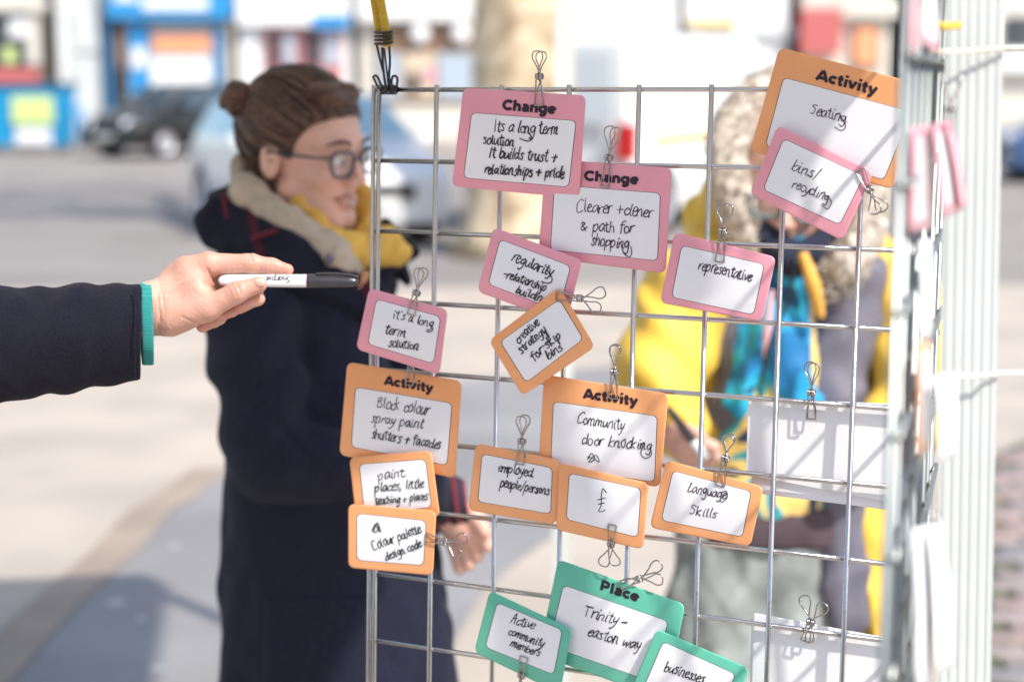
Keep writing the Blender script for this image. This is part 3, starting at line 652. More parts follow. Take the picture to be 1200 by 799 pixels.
# ------------------------------------------------------------------ the arm with the marker pen (left)
DA = 1.60
M_skin = mat('lit_skin', (0.63, 0.355, 0.27), 0.45, var=0.12, vscale=28, bump=0.35, bscale=320, sss=0.25, col2=(0.66, 0.37, 0.285))  # skin of the hand, one warm base tone with slight random variation
M_nail = mat('finger_nail', (0.72, 0.46, 0.38), 0.25, sss=.1)
M_sleeve = mat('charcoal_navy_wool', (0.0105, 0.0105, 0.021), 0.95, var=0.2, vscale=420, bump=0.7, bscale=700, sheen=0.04, spec=0.2)
M_cuff = mat('turquoise_ribbed_knit', (0.045, 0.42, 0.40), 0.75, var=0.08, vscale=60, bump=0.8, bscale=260, wave='Z')
arm = empty('person', at(-200, 400, DA), 'arm in dark wool sleeve and turquoise cuff reaching from the left with a marker pen', 'person')
def hand(P):
    palm = smin(cap(P, (170, 363, 0), (212, 350, -14), 29, 33, (1, 1, .72)), ell(P, (222, 334, -28), (34, 34, 34)), 16)
    th = uni(6, cap(P, (200, 372, 2), (243, 361, 13), 22, 15.5), cap(P, (243, 361, 13), (277, 343, 20), 14.5, 12.2), cap(P, (277, 343, 20), (303, 333.5, 18), 12.4, 9.8))
    ix = uni(5, cap(P, (222, 319, -10), (244, 310, -6), 19, 15), cap(P, (244, 310, -6), (294, 309.5, -3), 13.6, 11.6), cap(P, (294, 309.5, -3), (319, 312.5, -1), 11.6, 9.6), cap(P, (319, 312.5, -1), (337, 316.3, 1), 9.4, 7.2))
    mi = uni(5, cap(P, (232, 318, -28), (276, 330, -30), 16, 12.5), cap(P, (276, 330, -30), (297, 343, -20), 12, 10.5), cap(P, (297, 343, -20), (302, 350, -2), 10, 7.6), cap(P, (302, 350, -2), (281, 360.5, 4), 7.6, 7.4))
    ri = uni(5, cap(P, (228, 330, -46), (262, 345, -48), 15, 12), cap(P, (262, 345, -48), (276, 359, -36), 11.5, 10), cap(P, (276, 356, -36), (272, 363, -12), 9, 7.2), cap(P, (272, 363, -12), (260, 369.5, -4), 7.2, 7))
    pk = uni(5, cap(P, (218, 345, -60), (246, 362, -60), 13, 10.5), cap(P, (246, 362, -60), (256, 372, -46), 10, 9), cap(P, (256, 370, -46), (251, 376, -22), 8.6, 7.2), cap(P, (251, 376, -22), (237, 382.5, -10), 7.2, 7.2))
    web = cap(P, (228, 335, -2), (236, 352, 6), 15, 14)
    b = smin(palm, th, 13); b = smin(b, ix, 9); b = smin(b, web, 12)
    f = np.minimum(np.minimum(mi, ri), pk); b = smin(b, f, 2.2)
    # creases at the joints, tendon and vein relief
    b = b + 0.8 * np.exp(-((P[0] - 276) ** 2 + (P[1] - 336) ** 2) / 18) + .7 * np.exp(-((P[0] - 293) ** 2) / 5 - ((P[1] - 300) ** 2) / 60)
    b = b - 0.9 * np.exp(-((P[1] - (352 - (P[0] - 180) * .62)) / 3.2) ** 2) * np.exp(-((P[0] - 208) / 26) ** 2) * (P[2] > -30)
    for (ax_, ay_, bx_, by_, dp) in ((243, 316, 251, 329, 1.3), (238, 331, 252, 338, 1.0), (246, 341, 257, 335, .9), (290, 299, 291, 306, .8), (294, 299, 296, 307, .8), (287, 300, 287, 305, .6), (272, 334, 277, 346, .8), (277, 332, 282, 343, .8), (268, 338, 272, 346, .5), (316, 306, 317, 312, .6), (320, 307, 321, 313, .6), (184, 342, 188, 376, .9), (191, 350, 193, 370, .6), (214, 372, 240, 383, .8), (225, 340, 240, 352, .5)):
        tt = np.clip(((P[0] - ax_) * (bx_ - ax_) + (P[1] - ay_) * (by_ - ay_)) / ((bx_ - ax_) ** 2 + (by_ - ay_) ** 2), 0, 1); dd = (P[0] - ax_ - tt * (bx_ - ax_)) ** 2 + (P[1] - ay_ - tt * (by_ - ay_)) ** 2
        b = b + dp * np.exp(-dd / 2.4) * (P[2] > -26)
    b = b + .35 * vnoise(P[0] / 11, P[1] / 11, P[2] / 11, 3)
    b = b + .7 * np.exp(-((P[0] - (188 + 3 * np.sin(P[1] / 9))) / 1.6) ** 2) * .6
    return smin(b, cap(P, (110, 374, -3), (172, 363, -2), 29, 28.5, (1, 1, .75)), 8)
blob('hand', hand, (118, 285, -80), (352, 412, 46), .95, DA, M_skin, arm)
hm = [o for o in arm.children if o.name.startswith('hand')][0]
ca_ = hm.data.color_attributes.new('flush', 'FLOAT_COLOR', 'POINT'); hv = np.array([v.co[:] for v in hm.data.vertices]) + np.array(origin_of(arm)); fl = np.zeros(len(hv))
for px_, py_, w0_, rd in ((337, 316, 1, 13), (303, 334, 18, 11), (281, 360, 4, 11), (260, 369, -4, 10), (238, 382, -10, 10), (294, 305, -3, 8), (240, 303, -6, 12), (276, 340, 28, 9), (246, 330, 4, 9)):
    c_ = vpx(np.array([[px_, py_, w0_]], float), DA)[0]; fl = np.maximum(fl, np.exp(-np.sum((hv - c_) ** 2, 1) / (rd * DA / FPX) ** 2))
ca_.data.foreach_set('color', np.stack([fl, fl, fl, np.ones_like(fl)], 1).astype(np.float32).ravel())
_t = M_skin.node_tree; _p = _t.nodes['Principled BSDF']; _src = _p.inputs['Base Color'].links[0].from_socket; _a = _t.nodes.new('ShaderNodeAttribute'); _a.attribute_name = 'flush'; _m = _t.nodes.new('ShaderNodeMix'); _m.data_type = 'RGBA'; _mul = _t.nodes.new('ShaderNodeMath'); _mul.operation = 'MULTIPLY'; _mul.inputs[1].default_value = .65
_t.links.new(_a.outputs['Fac'], _mul.inputs[0]); _t.links.new(_mul.outputs[0], _m.inputs['Factor']); _t.links.new(_src, _m.inputs['A']); _m.inputs['B'].default_value = (.62, .235, .18, 1); _t.links.new(_m.outputs['Result'], _p.inputs['Base Color'])
def nail(P):
    a = ell((P[0] - 0, P[1], P[2]), (304, 331.5, 25.6), (7.2, 5.6, 4.2)); return smax(a, -cap(P, (277, 343, 20), (303, 333.5, 18), 12.2, 9.45), .5)
blob('thumb_nail', nail, (292, 320, 15), (316, 344, 34), .6, DA, M_nail, arm)
def sl(P):
    t = np.clip((170 - P[0]) / 170, 0, 1.8)
    cy = 388 + t * 17; ry = 56.5 + t * 12
    rr = np.sqrt(((P[1] - cy) / ry) ** 2 + ((P[2] + 4) / (ry * .86)) ** 2)
    d = (rr - 1) * ry * .86
    d = d + 3.2 * np.exp(-((P[0] - 62 + (P[1] - 340) * .15) / 16) ** 2) * np.exp(-((P[1] - 335) / 30) ** 2) - 2.4 * np.exp(-((P[0] - 98) / 15) ** 2) * np.exp(-((P[1] - 334) / 25) ** 2)
    d = d + 2.4 * np.sin((P[0] * .085 + P[1] * .05 + 2 * vnoise(P[0] / 40, P[1] / 40, P[2] / 40, 1))) * np.clip((150 - P[0]) / 60, 0, 1) + 1.6 * vnoise(P[0] / 22, P[1] / 30, P[2] / 26, 5)
    end = P[0] - (166 + (P[1] - 390) * -.02)
    ins = (rr - 1) * ry * .86 + 5 + np.clip((120 - P[0]) * .4, 0, 50)
    return smax(smax(d, end, 3), -ins, 2)
blob('sleeve', sl, (-70, 320, -80), (172, 486, 76), 2.0, DA, M_sleeve, arm)
def sl2(P): return cap(P, (-520, 560, -20), (-60, 410, -4), 100, 68)
blob('upper_sleeve', sl2, (-640, 340, -130), (-50, 670, 100), 8.0, DA, M_sleeve, arm)
def cf(P):
    cx = 172 + (P[1] - 380) * .03
    rr = np.sqrt(((P[1] - 379.5) / 47.8) ** 2 + ((P[2] + 3) / 38) ** 2); d = np.abs((rr - 1) * 38 + 1.5) - 1.8
    d = d + .28 * np.sin(np.arctan2(P[2] + 3, P[1] - 379) * 80)
    return smax(d, np.abs(P[0] - cx - 0.14 * (P[2]) * .2) - 7, 2)
blob('cuff', cf, (155, 328, -46), (186, 432, 42), .9, DA, M_cuff, arm)
V, F = vtube([(158, 336 + k * 9, 52 - abs(k - 6) * 3.0) for k in range(13)], .8, DA, 5); mk('cuff_stitching', V, F, M_sleeve, arm)

# the pen in the hand
M_pw = mat('white_pen_barrel', (0.74, 0.76, 0.78), 0.22, coat=.4); M_pb = mat('black_pen_cap', (0.030, 0.028, 0.032), 0.3, coat=.3, bump=.2, bscale=500)
pen = empty('marker_pen', vpx(np.array([[330., 329, 6]]), DA)[0], 'white marker pen with black cap held out by the hand', 'marker pen')
def lathe(ax, rad, D, y, w, n=20):
    P = vpx(np.array([[x, y + (x - 257) * .004, w] for x in ax], float), D); return tube(P, np.array(rad) * D / FPX, n)
def lathe2(ax, rad, y=328.6, w=6):
    s = DA / FPX; V = []; n = 24
    for x, r in zip(ax, rad):
        c = vpx(np.array([[x, y + (x - 257) * .006, w]], float), DA)[0]
        for k in range(n):
            a = 2 * math.pi * k / n; V.append(c + np.array([0, math.cos(a), 0]) * r * s + DWN * math.sin(a) * r * s)
    F = [[i * n + k, i * n + (k + 1) % n, (i + 1) * n + (k + 1) % n, (i + 1) * n + k] for i in range(len(ax) - 1) for k in range(n)]
    F += [list(range(n)), [(len(ax) - 1) * n + k for k in range(n)][::-1]]
    return np.array(V), F
V, F = lathe2([256.5, 257.5, 260, 264, 268, 290, 330, 356, 359, 360.6], [2.0, 4.0, 5.6, 6.6, 7.0, 7.4, 7.7, 7.8, 7.7, 7.3]); mk('barrel', V, F, M_pw, pen)
V, F = lathe2([360.8, 361.2, 363, 380, 408, 414, 417.5, 419.3, 420], [7.5, 8.1, 8.3, 7.9, 6.8, 6.2, 5.0, 3.2, 1.2]); cap_o = mk('pen_cap', V, F, M_pb, pen)
V, F = vtube([(370, 321.3, 8), (385, 320.6, 8), (402, 321.4, 8), (414, 323.2, 8), (419.5, 325, 8)], [1.6, 1.5, 1.5, 1.7, 1.9], DA, 8); mk('pocket_clip', V, F, M_pb, cap_o)
V, F = lathe2([359.6, 361.0], [7.85, 7.85]); mk('red_ring', V, F, mat('dark_red_ring', (.18, .02, .03), .5), pen)
# script word on the barrel, upside down as the pen is held
rng = np.random.RandomState(4)
def onpen(x, y, h=0):
    yy = np.clip((y - 328.9) / 7.9, -.95, .95); return vpx(np.array([[x, y, 6 + 7.75 * math.sqrt(1 - yy * yy) + .15 + h * 900]]), DA)[0]
HW2 = dict(HW); 
ls = []
for ch, x0 in zip('Sharpie', (341, 336.4, 331.8, 327.4, 323.6, 318.6, 316.4)):
    for st in HW[ch][1]:
        q = crom(pts(st), 5); P = np.stack([x0 - q[:, 0] * .52 - .05 * q[:, 1], 323.6 + q[:, 1] * .42], 1); ls.append(ribbon(P, .85, onpen, len(ls) * 1e-5))
V, F = merge(ls); mk('lettering', V, F, M_black, pen, smooth=False)

# ------------------------------------------------------------------ heads (local metres: x forward, y left, z up)
def head_sdf(P):
    x, y, z = [q * 1000 for q in P]; Q = (x, np.abs(y), z)
    d = smin(ell(Q, (-12, 0, 30), (98, 76, 88)), ell(Q, (28, 0, -38), (58, 56, 78)), 22)
    d = smin(d, cap(Q, (10, 50, -52), (70, 12, -92), 20, 19), 16)          # jaw to chin
    d = smin(d, cap(Q, (82, 6, 30), (62, 46, 26), 12, 9), 10)              # brow
    d = smin(d, ell(Q, (58, 36, -20), (27, 22, 22)), 12)                   # cheek
    d = smax(d, -ell(Q, (96, 31, 4), (17, 17, 11)), 9)                     # eye socket
    d = smin(d, cap(Q, (86, 0, 14), (108, 0, -24), 7, 9.5), 7); d = smin(d, ell(Q, (98, 11, -29), (10, 7, 7)), 5)
    d = smin(d, cap(Q, (88, 16, -58), (96, 0, -54), 3.5, 5), 3); d = smin(d, cap(Q, (86, 14, -65), (93, 0, -67), 4, 6), 3)
    d = d + 2.2 * np.exp(-((Q[2] + 60.5) / 1.8) ** 2) * np.exp(-(Q[1] / 20) ** 2) * (x > 60)
    d = smin(d, ell(Q, (82, 31, 4), (12.5, 13, 12)), 1.5)
    ear = smax(ell(Q, (-8, 77, -4), (19, 8, 31)), -ell(Q, (-4, 86, -2), (11, 7, 20)), 3); d = smin(d, ear, 3)
    d = smin(d, cap(Q, (-28, 0, -60), (-42, 0, -170), 52, 58), 14)
    return d / 1000
def head_mtx(px, py, D, yaw, pitch, roll=0, s=1.0):     # yaw 0 faces photo right, 90 faces the camera
    c = at(px, py, D); M = Matrix.Translation(Vector(c)) @ Matrix.Rotation(R(-yaw), 4, 'Z') @ Matrix.Rotation(R(pitch), 4, 'Y') @ Matrix.Rotation(R(roll), 4, 'X') @ Matrix.Scale(s, 4); return M
def xf(M, V): A = np.array(M); return np.asarray(V, float) @ A[:3, :3].T + A[:3, 3]
def local_blob(name, f, lo, hi, h, M, m, parent):
    V, F = snet(f, lo, hi, h); return mk(name, xf(M, V), F, m, parent)
M_face = mat('face_skin', (0.68, 0.425, 0.34), 0.5, var=.08, vscale=14, bump=.15, bscale=200, sss=.2, col2=(0.72, .42, .34))
M_lip = mat('lips', (0.55, 0.26, 0.22), 0.4)
M_hair = mat('brown_hair', (0.050, 0.024, 0.016), 0.42, var=.4, vscale=60, bump=.9, bscale=60, stretch=(1, 1, 7), col2=(0.12, .058, .038))
M_frame = mat('dark_blue_glasses_frame', (0.03, 0.045, 0.08), 0.25)
M_glass = mat('spectacle_lens', (0.9, 0.93, 0.95), 0.05, alpha=0.14)
M_eye = mat('eye_white', (.7, .68, .66), .25); M_iris = mat('iris', (.05, .03, .02), .2)
def glasses(M, root, m):
    g = []
    for s in (1, -1):
        L = [(104 - abs(a_) * 0, 0, 0) for a_ in (0,)]
        ring = [(101 - .10 * (yy - 30) ** 2 / 20, s * yy, zz + 2) for yy, zz in ((10, 13), (30, 18), (54, 17), (60, 3), (53, -16), (32, -20), (13, -13), (9, 2))]
        V, F = tube(xf(M, crom(np.array(ring) / 1000, 5, True)), .0024, 8, closed=True); g.append((V, F))
        V, F = tube(xf(M, crom(np.array([(93, s * 59, 12), (70, s * 73, 11), (20, s * 78, 8), (-10, s * 80, 6), (-26, s * 78, -12)]) / 1000, 5)), .0024, 6); g.append((V, F))
        c = np.array([[100.0, s * 32, 0]]) ; P = [xf(M, np.array([[100, s * 33, 0]]) / 1000)[0]] + list(xf(M, crom(np.array(ring) / 1000, 5, True)))
        n = len(P) - 1; mk('lens', P, [[0, 1 + i, 1 + (i + 1) % n] for i in range(n)], M_glass, g_root)
    g.append(tube(xf(M, crom(np.array([(100, 12, 6), (104, 0, 9), (100, -12, 6)]) / 1000, 5)), .0017, 6))
    V, F = merge(g); mk('glasses_frame', V, F, m, g_root)

# ------------------------------------------------------------------ the woman in the navy duffel coat
DW = 2.58
M_coat = mat('navy_wool_coat', (0.012, 0.0135, 0.031), 0.9, var=.25, vscale=200, bump=.8, bscale=260, sheen=.04, spec=.25)
M_coat_red = stripes(mat('navy_hood_lining', (0.010, 0.011, 0.026), 0.95, sheen=.04, spec=.25), (0.07, 0.010, 0.022), 2.6, 'X', .975, rot=(0, R(20), 0))
M_fleece = mat('stone_grey_collar', (0.46, 0.39, 0.32), 0.95, var=.12, vscale=40, bump=.8, bscale=150)
M_scarf = mat('yellow_scarf', (0.70, 0.43, 0.085), 0.85, var=.1, vscale=25, bump=.5, bscale=90)
M_stripe = stripes(mat('navy_striped_knit', (0.02, 0.018, 0.035), 0.9), (0.20, 0.02, 0.035), 20.0, 'X', .74, rot=(0, R(8), 0), soft=.1)
M_toggle = mat('tan_toggle', (0.55, 0.27, 0.13), .5, var=.2, vscale=40)
wr = empty('person', at(390, 2100, DW) * np.array([1, 1, 0]), 'person in navy duffel coat and yellow scarf with glasses and a hair bun', 'person')
MH = head_mtx(360, 179, DW, 33, 8, 3, .97)
local_blob('body', head_sdf, (-.125, -.1, -.2), (.13, .1, .13), .0032, MH, M_face, wr)
g_root = wr
gr = mk('glasses', *tube(xf(MH, np.array([(.1, -.012, .006), (.104, 0, .009), (.1, .012, .006)])), .0017, 6), M_frame, wr); g_root = gr; glasses(MH, gr, M_frame)
for s in (1, -1):
    V, F = snet(lambda P: ell(P, (.086, s * .031, .004), (.0105, .0122, .0075)), (.07, s * .031 - .016, -.012), (.10, s * .031 + .016, .02), .0015); mk('eye', xf(MH, V), F, M_eye, wr)
    V, F = snet(lambda P: ell(P, (.0945, s * .031, .003), (.0028, .0055, .0055)), (.088, s * .031 - .009, -.006), (.10, s * .031 + .009, .012), .001); mk('iris', xf(MH, V), F, M_iris, wr)
V, F = merge([tube(xf(MH, crom(np.array([(.080, -.026, -.054), (.096, -.006, -.0560), (.096, .006, -.0560), (.080, .026, -.054)]), 5)), [.001, .0024, .0024, .001], 6), tube(xf(MH, crom(np.array([(.080, -.025, -.056), (.0945, -.005, -.0665), (.0945, .005, -.0665), (.080, .025, -.056)]), 5)), [.001, .003, .003, .001], 6)]); mk('lips', V, F, M_lip, wr)
V, F = tube(xf(MH, crom(np.array([(.082, -.018, -.0585), (.0955, -.004, -.061), (.0955, .004, -.061), (.082, .018, -.0585)]), 5)), [.001, .0024, .0024, .001], 6); mk('teeth', V, F, M_eye, wr)
for s in (1, -1):
    V, F = tube(xf(MH, crom(np.array([(.0955, s * .012, .029), (.094, s * .032, .035), (.078, s * .052, .028)]), 5)), [.0015, .003, .001], 6); mk('eyebrow', V, F, M_hair, wr)
def hairf(P):
    x, y, z = [q * 1000 for q in P]; Q = (x, y, z)
    d = ell(Q, (-16, 0, 34), (104, 82, 93))
    d = d + 1.6 * np.sin(z * .16 + x * .11 + 2 * vnoise(x / 30, y / 14, z / 30, 2)) + 1.5 * vnoise(x / 18, y / 8, z / 18, 4)
    cutf = -(np.sqrt(((x - 88) / 62) ** 2 + ((z + 12) / 80) ** 2) - 1) * 62      # hairline across the forehead and temple
    d = smax(d, cutf, 5)
    below = -(z + 42 + (x + 60) * -.45); d = smax(d, below, 8)
    eye_ = -ell(Q, (0, 95 * np.sign(y), -14), (27, 40, 33)); d = smax(d, eye_, 5)
    nape = ell(Q, (-76, 0, -40), (36, 52, 42)); d = smin(d, nape, 14)
    swoop = cap(Q, (50, -20, 98), (-60, -48, 90), 25, 19, (1, 1, .7)); d = smin(d, swoop, 12); d = smin(d, cap(Q, (50, 20, 98), (-60, 48, 90), 25, 19, (1, 1, .7)), 12)
    return d / 1000
local_blob('hair', hairf, (-.15, -.12, -.1), (.12, .12, .155), .0035, MH, M_hair, wr)
def bun(P):
    d = smin(ell(P, (280, 116, -2), (24, 22, 22)), cap(P, (292, 126, -4), (318, 140, 0), 17, 20), 8)
    return d + 1.5 * np.sin(np.arctan2(P[1] - 117, P[0] - 282) * 5 + np.hypot(P[0] - 282, P[1] - 117) * .35) + vnoise(P[0] / 7, P[1] / 7, P[2] / 7, 3)
blob('hair_bun', bun, (250, 88, -40), (345, 166, 32), 1.8, DW, M_hair, wr)
rr = np.random.RandomState(55); ctr_ = np.array([-16, 0, 34.]); rad_ = np.array([104, 82, 93.]); pole = np.array([-.93, 0, .36]); sv = {0: [], 1: [], 2: []}
M_hair2 = mat('brown_hair_light', (0.19, 0.11, 0.068), 0.38, var=.2, vscale=90); M_hair3 = mat('brown_hair_dark', (0.028, 0.014, 0.010), 0.4)
for k in range(3600):
    u0 = rr.normal(size=3); u0 /= np.linalg.norm(u0); u0[0] = abs(u0[0]) * 1.1 - .12; u0[2] = u0[2] * .9 + .25; u0 /= np.linalg.norm(u0); L = []
    if rr.rand() < .2: u0 = np.array([rr.uniform(-.7, -.1), rr.uniform(-1, 1), rr.uniform(-.9, -.2)]); u0 /= np.linalg.norm(u0)
    lift = rr.uniform(1.0, 1.045); om = math.acos(np.clip(np.dot(u0, pole), -1, 1)); wob = rr.normal(size=3) * .02
    for t in np.linspace(rr.uniform(0, .25), rr.uniform(.7, 1), 8):
        u = (math.sin((1 - t) * om) * u0 + math.sin(t * om) * pole) / (math.sin(om) + 1e-6) + wob * math.sin(t * 3.1)
        p = ctr_ + rad_ * u * (lift + .03 * math.sin(3.1 * t))
        if ((p[0] - 88) / 60) ** 2 + ((p[2] + 12) / 78) ** 2 < 1 or p[2] + 46 < (p[0] + 60) * .45: continue
        if ((p[0]) / 23) ** 2 + ((p[2] + 12) / 30) ** 2 < 1 and abs(p[1]) > 40: continue
        L.append(p)
    if len(L) < 3: continue
    L = np.array(L); T_ = np.gradient(L, axis=0); N_ = L - ctr_; W_ = np.cross(T_, N_); W_ /= np.linalg.norm(W_, axis=1)[:, None] + 1e-9; wd_ = np.linspace(.9, .5, len(L))[:, None]
    sv[k % 3].append((xf(MH, np.stack([L + W_ * wd_, L - W_ * wd_], 1).reshape(-1, 3) / 1000), [[2 * i, 2 * i + 1, 2 * i + 3, 2 * i + 2] for i in range(len(L) - 1)]))
for k, m_ in ((0, M_hair), (1, M_hair2), (2, M_hair3)): V, F = merge(sv[k]); o = mk('swept_back_hair', V, F, m_, wr); o['kind'] = 'stuff'
rr = np.random.RandomState(5); hs = []
for k in range(90):                                # loose strands over the head and nape
    a0 = rr.uniform(-.9, .9); y0 = math.sin(a0); L = [(72 - 30 * rr.rand(), y0 * 62, 96 + 14 * math.cos(a0)), (-10, y0 * 88, 110 - 40 * abs(y0)), (-80 - 8 * rr.rand(), y0 * 60, 78 - 50 * abs(y0) + rr.uniform(-8, 8)), (-118, y0 * 26, 66)]
    hs.append(tube(xf(MH, crom(np.array(L) / 1000 + rr.uniform(-.003, .003, (4, 3)), 4)), .0009, 3))
for k in range(60):
    x0 = rr.uniform(-70, 5); L = [(x0, -80, -5), (x0 - 10 + rr.uniform(-9, 9), -74, -40), (x0 - 14 + rr.uniform(-14, 14), -66, -75 + rr.uniform(-15, 10))]
    hs.append(tube(xf(MH, crom(np.array(L) / 1000, 4)), .0006, 3))
V, F = merge(hs); o = mk('loose_strand', V, F, M_hair, wr); o['kind'] = 'stuff'
V, F = vtube([(318, 84, -10), (322, 90, 14), (330, 98, 20), (338, 92, 8), (334, 84, -12)], 6, DW, 8); mk('hair_tie', V, F, mat('blue_grey_hair_tie', (.05, .07, .14), .6), wr)
V, F = vtube([(331, 82, 4), (337, 84, 14)], 4, DW, 8); mk('hair_clip', V, F, mat('gold_hair_clip', (.7, .5, .12), .3, .8), wr)

def fold(P, s, seed): return vnoise(P[0] / s, P[1] / (s * 1.6), P[2] / s, seed)
def coat(P):
    t = smin(cap(P, (352, 368, -6), (382, 560, 0), 92, 100, (1, 1, .78)), cap(P, (384, 560, 0), (408, 1010, 0), 120, 168, (1, 1, .75)), 30)
    sh = cap(P, (300, 336, 20), (420, 330, -70), 58, 46); t = smin(t, sh, 30)
    t = smin(t, cap(P, (455, 290, -30), (478, 330, -20), 16, 8), 20)
    t = t + 5.5 * fold(P, 60, 1) + 3.5 * fold(P, 24, 2)
    up = smin(cap(P, (288, 348, 52), (316, 528, 84), 60, 52), cap(P, (316, 528, 84), (504, 580, 78), 54, 37), 12)
    up = up + 5 * np.sin(P[1] * .07 + P[0] * .045 + 2 * fold(P, 50, 8)) + 2.5 * fold(P, 28, 3)
    up = up + 4.5 * np.exp(-((P[0] - 345 - (P[1] - 520) * .9) / 7) ** 2) * (P[1] > 470)
    far = cap(P, (440, 400, -120), (520, 590, -60), 50, 36)
    d = smin(t, up, 5); d = smin(d, far, 14)
    legs = uni(20, cap(P, (355, 1010, 0), (350, 1150, 0), 60, 55))
    d = smax(d, P[1] - 1120, 6)
    ins = smax(cap(P, (345, 230, 0), (350, 320, 0), 46, 46), P[1] - 320, 4)
    d = smax(d, -ins, 4)
    return smax(d, P[0] - 524 - .12 * (P[1] - 560), 4)
blob('duffel_coat', coat, (200, 250, -190), (620, 1130, 160), 5.0, DW, M_coat, wr)
def hood(P):
    d = smin(cap(P, (262, 262, 10), (330, 300, 56), 34, 40), cap(P, (330, 300, 56), (424, 352, 30), 40, 30), 20)
    d = smin(d, cap(P, (268, 250, -30), (300, 222, -46), 32, 22), 16)
    d = smin(d, cap(P, (424, 352, 30), (446, 368, 8), 28, 22), 10)
    return d + 3 * fold(P, 26, 6) + 2.0 * np.sin(P[0] * .09 - P[1] * .16)
blob('hood', hood, (215, 190, -100), (490, 410, 112), 3.5, DW, M_coat_red, wr)
V, F = vtube([(262, 228, 30), (266, 252, 42), (272, 268, 46)], 3.2, DW, 6); mk('lining_stripe', V, F, mat('dark_red_stripe', (.12, .012, .025), .9), wr)
V, F = vtube([(296, 280, 86), (308, 275, 93), (324, 270, 96)], 3.0, DW, 6); mk('lining_stripe', V, F, M_coat_red.copy() if False else bpy.data.materials['dark_red_stripe'], wr)
def fleece(P):
    d = uni(14, cap(P, (286, 196, -26), (290, 226, 28), 17, 19), cap(P, (290, 226, 28), (336, 262, 66), 19, 20), cap(P, (336, 262, 66), (388, 296, 58), 20, 20), cap(P, (388, 296, 58), (428, 336, 34), 19, 13))
    d = smax(d, -cap(P, (350, 250, 52), (420, 320, 60), 3, 3), 3)
    return d + 1.6 * fold(P, 12, 3) + .9 * np.sin(P[0] * .18 + P[1] * .2)
blob('fleece_collar', fleece, (256, 170, -60), (456, 364, 104), 2.8, DW, M_fleece, wr)
def scarf(P):
    d = uni(12, cap(P, (352, 240, 40), (400, 296, 44), 12, 17), cap(P, (400, 296, 44), (438, 288, 10), 18, 25), cap(P, (426, 232, -24), (438, 290, -6), 14, 24), ell(P, (448, 292, 0), (33, 24, 26)), cap(P, (320, 215, -50), (420, 230, -40), 20, 20))
    return d + 2.4 * np.sin(P[0] * .13 + P[1] * .10 + 2 * fold(P, 22, 5)) + 1.4 * fold(P, 10, 4)
blob('yellow_scarf', scarf, (296, 190, -90), (486, 330, 80), 3.0, DW, M_scarf, wr)
def lapel(P): return smin(cap(P, (452, 262, 6), (486, 296, -4), 7, 5, (1, 1, .7)), cap(P, (440, 326, 10), (486, 297, -4), 9, 5), 5)
blob('coat_lapel', lapel, (425, 245, -30), (500, 345, 40), 2, DW, M_coat, wr)
V, F = vtube([(430, 318, 52), (422, 333, 56), (410, 346, 58)], [4.5, 6.5, 4.5], DW, 10); mk('toggle', V, F, M_toggle, wr)
V, F = vtube([(384, 303, 84), (388, 305, 86)], 6, DW, 10); mk('press_stud', V, F, mat('dark_stud', (.16, .17, .22), .3, .7), wr)
def cuffw(P): return smax(cap(P, (470, 580, 66), (552, 590, 62), 34, 28) + 1.5 * np.sin(P[0] * .35), -(P[0] - 512), 2)
blob('striped_cuff', lambda P: smax(cuffw(P), P[0] - 548 - (P[1] - 590) * .1, 3), (500, 545, 20), (566, 640, 110), 2, DW, M_stripe, wr)
def handw(P):
    d = cap(P, (530, 592, 60), (556, 612, 58), 22, 24, (1, 1, .8))
    d = smin(d, uni(1.5, cap(P, (560, 600, 66), (577, 634, 66), 10.5, 7.5), cap(P, (556, 612, 58), (566, 645, 56), 11, 8), cap(P, (545, 620, 50), (556, 655, 50), 11, 8), cap(P, (535, 622, 44), (545, 660, 44), 10, 7.5), cap(P, (560, 596, 74), (574, 618, 80), 10, 8)), 6)
    return d
blob('hand', lambda P: handw((P[0] + 6, P[1] - 6, P[2])), (500, 560, 20), (600, 690, 104), 2, DW, M_face, wr)
pk = mk('pocket', *(lambda V, F: (vpx(V, DW), F[:, ::-1]))(*snet(lambda P: smax(coat(P) - 3.5, smax(np.abs(P[0] - 372) - 62, np.abs(P[1] - 770) - 72, 6), 3), (300, 690, 0), (445, 850, 160), 4)), M_coat, wr)
M_trouser = mat('dark_trousers', (.015, .016, .022), .85)
for s in (-1, 1):
    V, F = vtube([(408 + s * 55, 1080, 0), (408 + s * 52, 1400, 0), (408 + s * 50, 1640, 0)], [72, 55, 42], DW, 14); mk('trouser_leg', V, F, M_trouser, wr)
    f0 = at(408 + s * 50, 1400, DW); V, F = obox((f0[0] + .05, DW, .045), (.13, .048, .045), R(-10), .03); mk('shoe', V, F, M_hook, wr)

